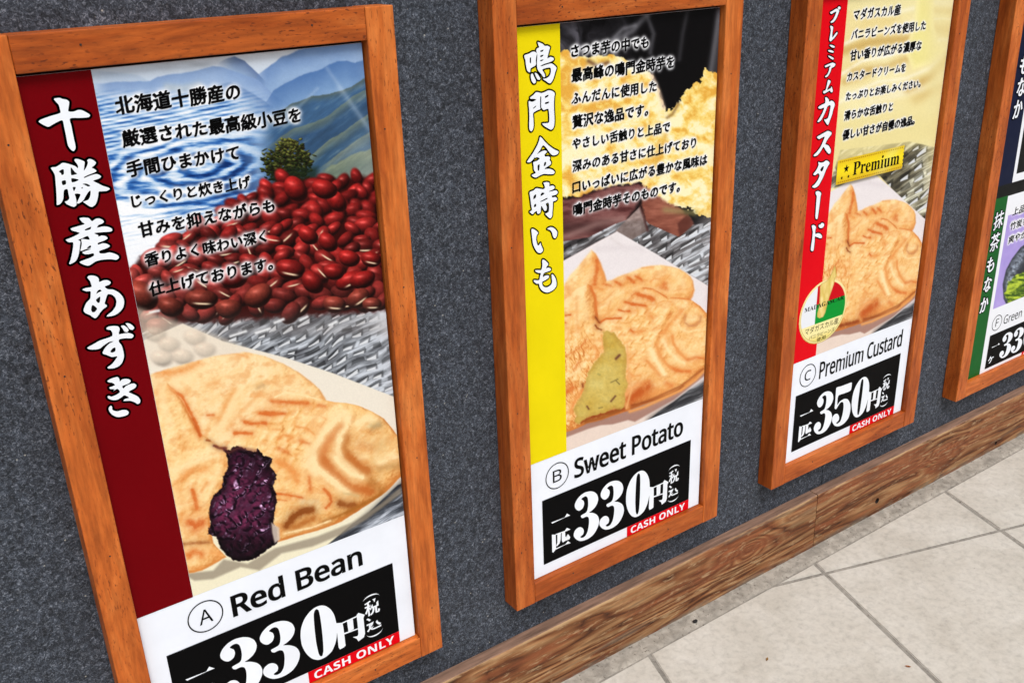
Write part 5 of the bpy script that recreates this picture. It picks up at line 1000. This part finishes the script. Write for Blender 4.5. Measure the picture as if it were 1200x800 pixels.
for k in 'ABCD':
    t, sh = frame(k, LABELS[k])
    if k == 'D':
        pic = green_tea_picture()
        Tz = lambda ch, cx, cy, sz: fit(thick(glyph_groups(ch, .08), .016 if ch in '抹茶' else .034, .008 if ch in '抹茶' else .016), uv('D', cx, cy)[0] - sz * .43, uv('D', cx, cy)[0] + sz * .43, uv('D', cx, cy)[1] + sz * .5, sz)[0]
        ch = [('抹', 1170, 258, 38), ('茶', 1165.5, 283.5, 38), ('も', 1160.5, 310, 32), ('な', 1157, 333, 32), ('か', 1153, 357, 33), ('も', 1200, 76, 34), ('な', 1196.5, 102, 34), ('か', 1192.5, 128, 35)]
        gg = [Tz(*c) for c in ch]
        for q in (gg[:5], gg[5:]): sheet_mesh('title_outline', k, [ribbon([l for c_ in q for l in c_], 2.2)], I_BLACK, sh, .0006); sheet_mesh('title_lettering', k, q, I_WHITE, sh, .0009)
        T = lambda L: np.stack([75.8 + (np.asarray(L)[:, 0] - BOXU0) * (262 / (BOXU1 - BOXU0)), 715.8 + (np.asarray(L)[:, 1] - BOXV0) * (77.0 / (BOXV1 - BOXV0))], 1)
        KE = fit(thick(glyph_groups('ヶ'), .03, .012), 32, 56, 766, 24)
        price_panel(k, sh, '330', T, KE)
        sheet_mesh('item_letter', k, [ring(95, 691, 18.5, 17.5, 1.5), *fit(glyph_groups(SANS('F')), 90, 101, 699, 17)], I_BLACK, sh, .0003)
        L = glyph_groups(SANS('Green tea')); sheet_mesh('item_name', k, fit(L, 121, 236, 701.5, 20, bb=(0, .73)), I_BLACK, sh, .0003)
        ds = []
        for tx, a in (('上品な香り', (1186, 253)), ('竹炭を練り込み', (1183, 270)), ('爽やかな味わい', (1181, 286))):
            u, v = uv('D', *a); ds.append(fit(glyph_groups(tx, .07), u, u + 22 * len(tx), v, 17))
        glow_text(pic, [l for q in ds for c_ in q for l in c_], 2.6, 12.0, .96); pic.build('picture_print', sh)
        sheet_mesh('description_lettering', k, [pen([l for q in ds for c_ in q for l in c_], .34, .16)] + [c_ for q in ds for c_ in q], I_BLACK, sh, .0006)
        continue
    ds = description(k)
    pic = {'A': red_bean_picture, 'B': sweet_potato_picture, 'C': custard_picture}[k](ds); pic.build('picture_print', sh)
    sheet_mesh('title_band', k, [rect(1.1, {'A': 65.9, 'B': 70.2, 'C': 68.3}[k], 4.1, {'A': 603.6, 'B': 601.5, 'C': 602.5}[k])], {'A': I_MAROON, 'B': I_YELLOW, 'C': I_RED}[k], sh, .0003)
    title(k, sh, {'A': 2.35, 'B': 2.0, 'C': 2.0}[k])
    sheet_mesh('description_lettering', k, ds[1] + ds[0], I_BLACK, sh, .0004)
    name_line(k, sh, k, {'A': 'Red Bean', 'B': 'Sweet Potato', 'C': 'Premium Custard'}[k], {'A': 107.5, 'B': 84, 'C': 83}[k], {'A': 282.5, 'B': 306, 'C': 323}[k], {'A': 75.7, 'B': 52.4, 'C': 51.5}[k], {'A': 28.5, 'B': 30.5, 'C': 31.5}[k])
    price_panel(k, sh, '350' if k == 'C' else '330')
    if k == 'C':
        roundel(sh)
        sheet_mesh('ribbon_lettering', k, fit(glyph_groups(SERIF('Premium')), 122, 247, 291.0, 22.5, bb=(0.0, .70)), I_BLACK, sh, .0004)
        def star(cu, cv, r): return [np.array([(cu + (r if i % 2 == 0 else r * .42) * math.sin(i * math.pi / 5), cv - (r if i % 2 == 0 else r * .42) * math.cos(i * math.pi / 5)) for i in range(10)])]
        sheet_mesh('ribbon_stars', k, [star(104, 277, 7.2), star(94, 291, 3.2), star(111, 291, 3.2)], I_BLACK, sh, .0004)

# ------------------------------------------------------------------ litter on the ground
def scrap(name, px, py, ln, wd, rot, mat, label, cat, curl=.3, grp=None):
    h = ray_hit(px, py, 2, 0.001); bm = bmesh.new(); n = 7; rows = []; r = random.Random(int(px))
    for i in range(n):
        t = i / (n - 1); hw = wd * math.sin(math.pi * (.08 + .86 * t)) * r.uniform(.8, 1.1) / 2; x = (t - .5) * ln; z = .0004 + curl * ln * (t - .45) ** 2
        rows.append([bm.verts.new((x, -hw, z + hw * .25)), bm.verts.new((x, 0, z)), bm.verts.new((x, hw, z + hw * .3))])
    for i in range(n - 1):
        for j in range(2): bm.faces.new((rows[i][j], rows[i + 1][j], rows[i + 1][j + 1], rows[i][j + 1]))
    g = bmesh.ops.solidify(bm, geom=bm.faces[:], thickness=.0003)
    o = from_bm(name, bm, mat); o.location = (h[0], h[1], h[2]); o.rotation_euler = (0, 0, rot); o['label'] = label; o['category'] = cat
scrap('leaf_scrap', 899, 772, .008, .004, .6, LEAF, 'tiny dry yellow leaf scrap lying flat on the tile at the bottom', 'leaf')
scrap('wood_shaving', 1064, 780.5, .009, .004, 2.2, plain('wood_shaving', (0.50, 0.17, 0.04)), 'tiny orange wood shaving caught in the joint between two floor tiles', 'shaving')
def chip(px, py, r0):
    h = ray_hit(px, py, 2, 0.002); bm = bmesh.new(); bmesh.ops.create_icosphere(bm, subdivisions=2, radius=r0); r = random.Random(4)
    for v in bm.verts: v.co *= r.uniform(.75, 1.15); v.co.z *= .45; v.co.x *= 1.3
    o = from_bm('stone_chip', bm, BACKING); o.location = (h[0], h[1], h[2] + r0 * .3); o['label'] = 'small dark stone chip on the mortar strip below the skirting board'; o['category'] = 'stone'
chip(814.5, 728, .0042)
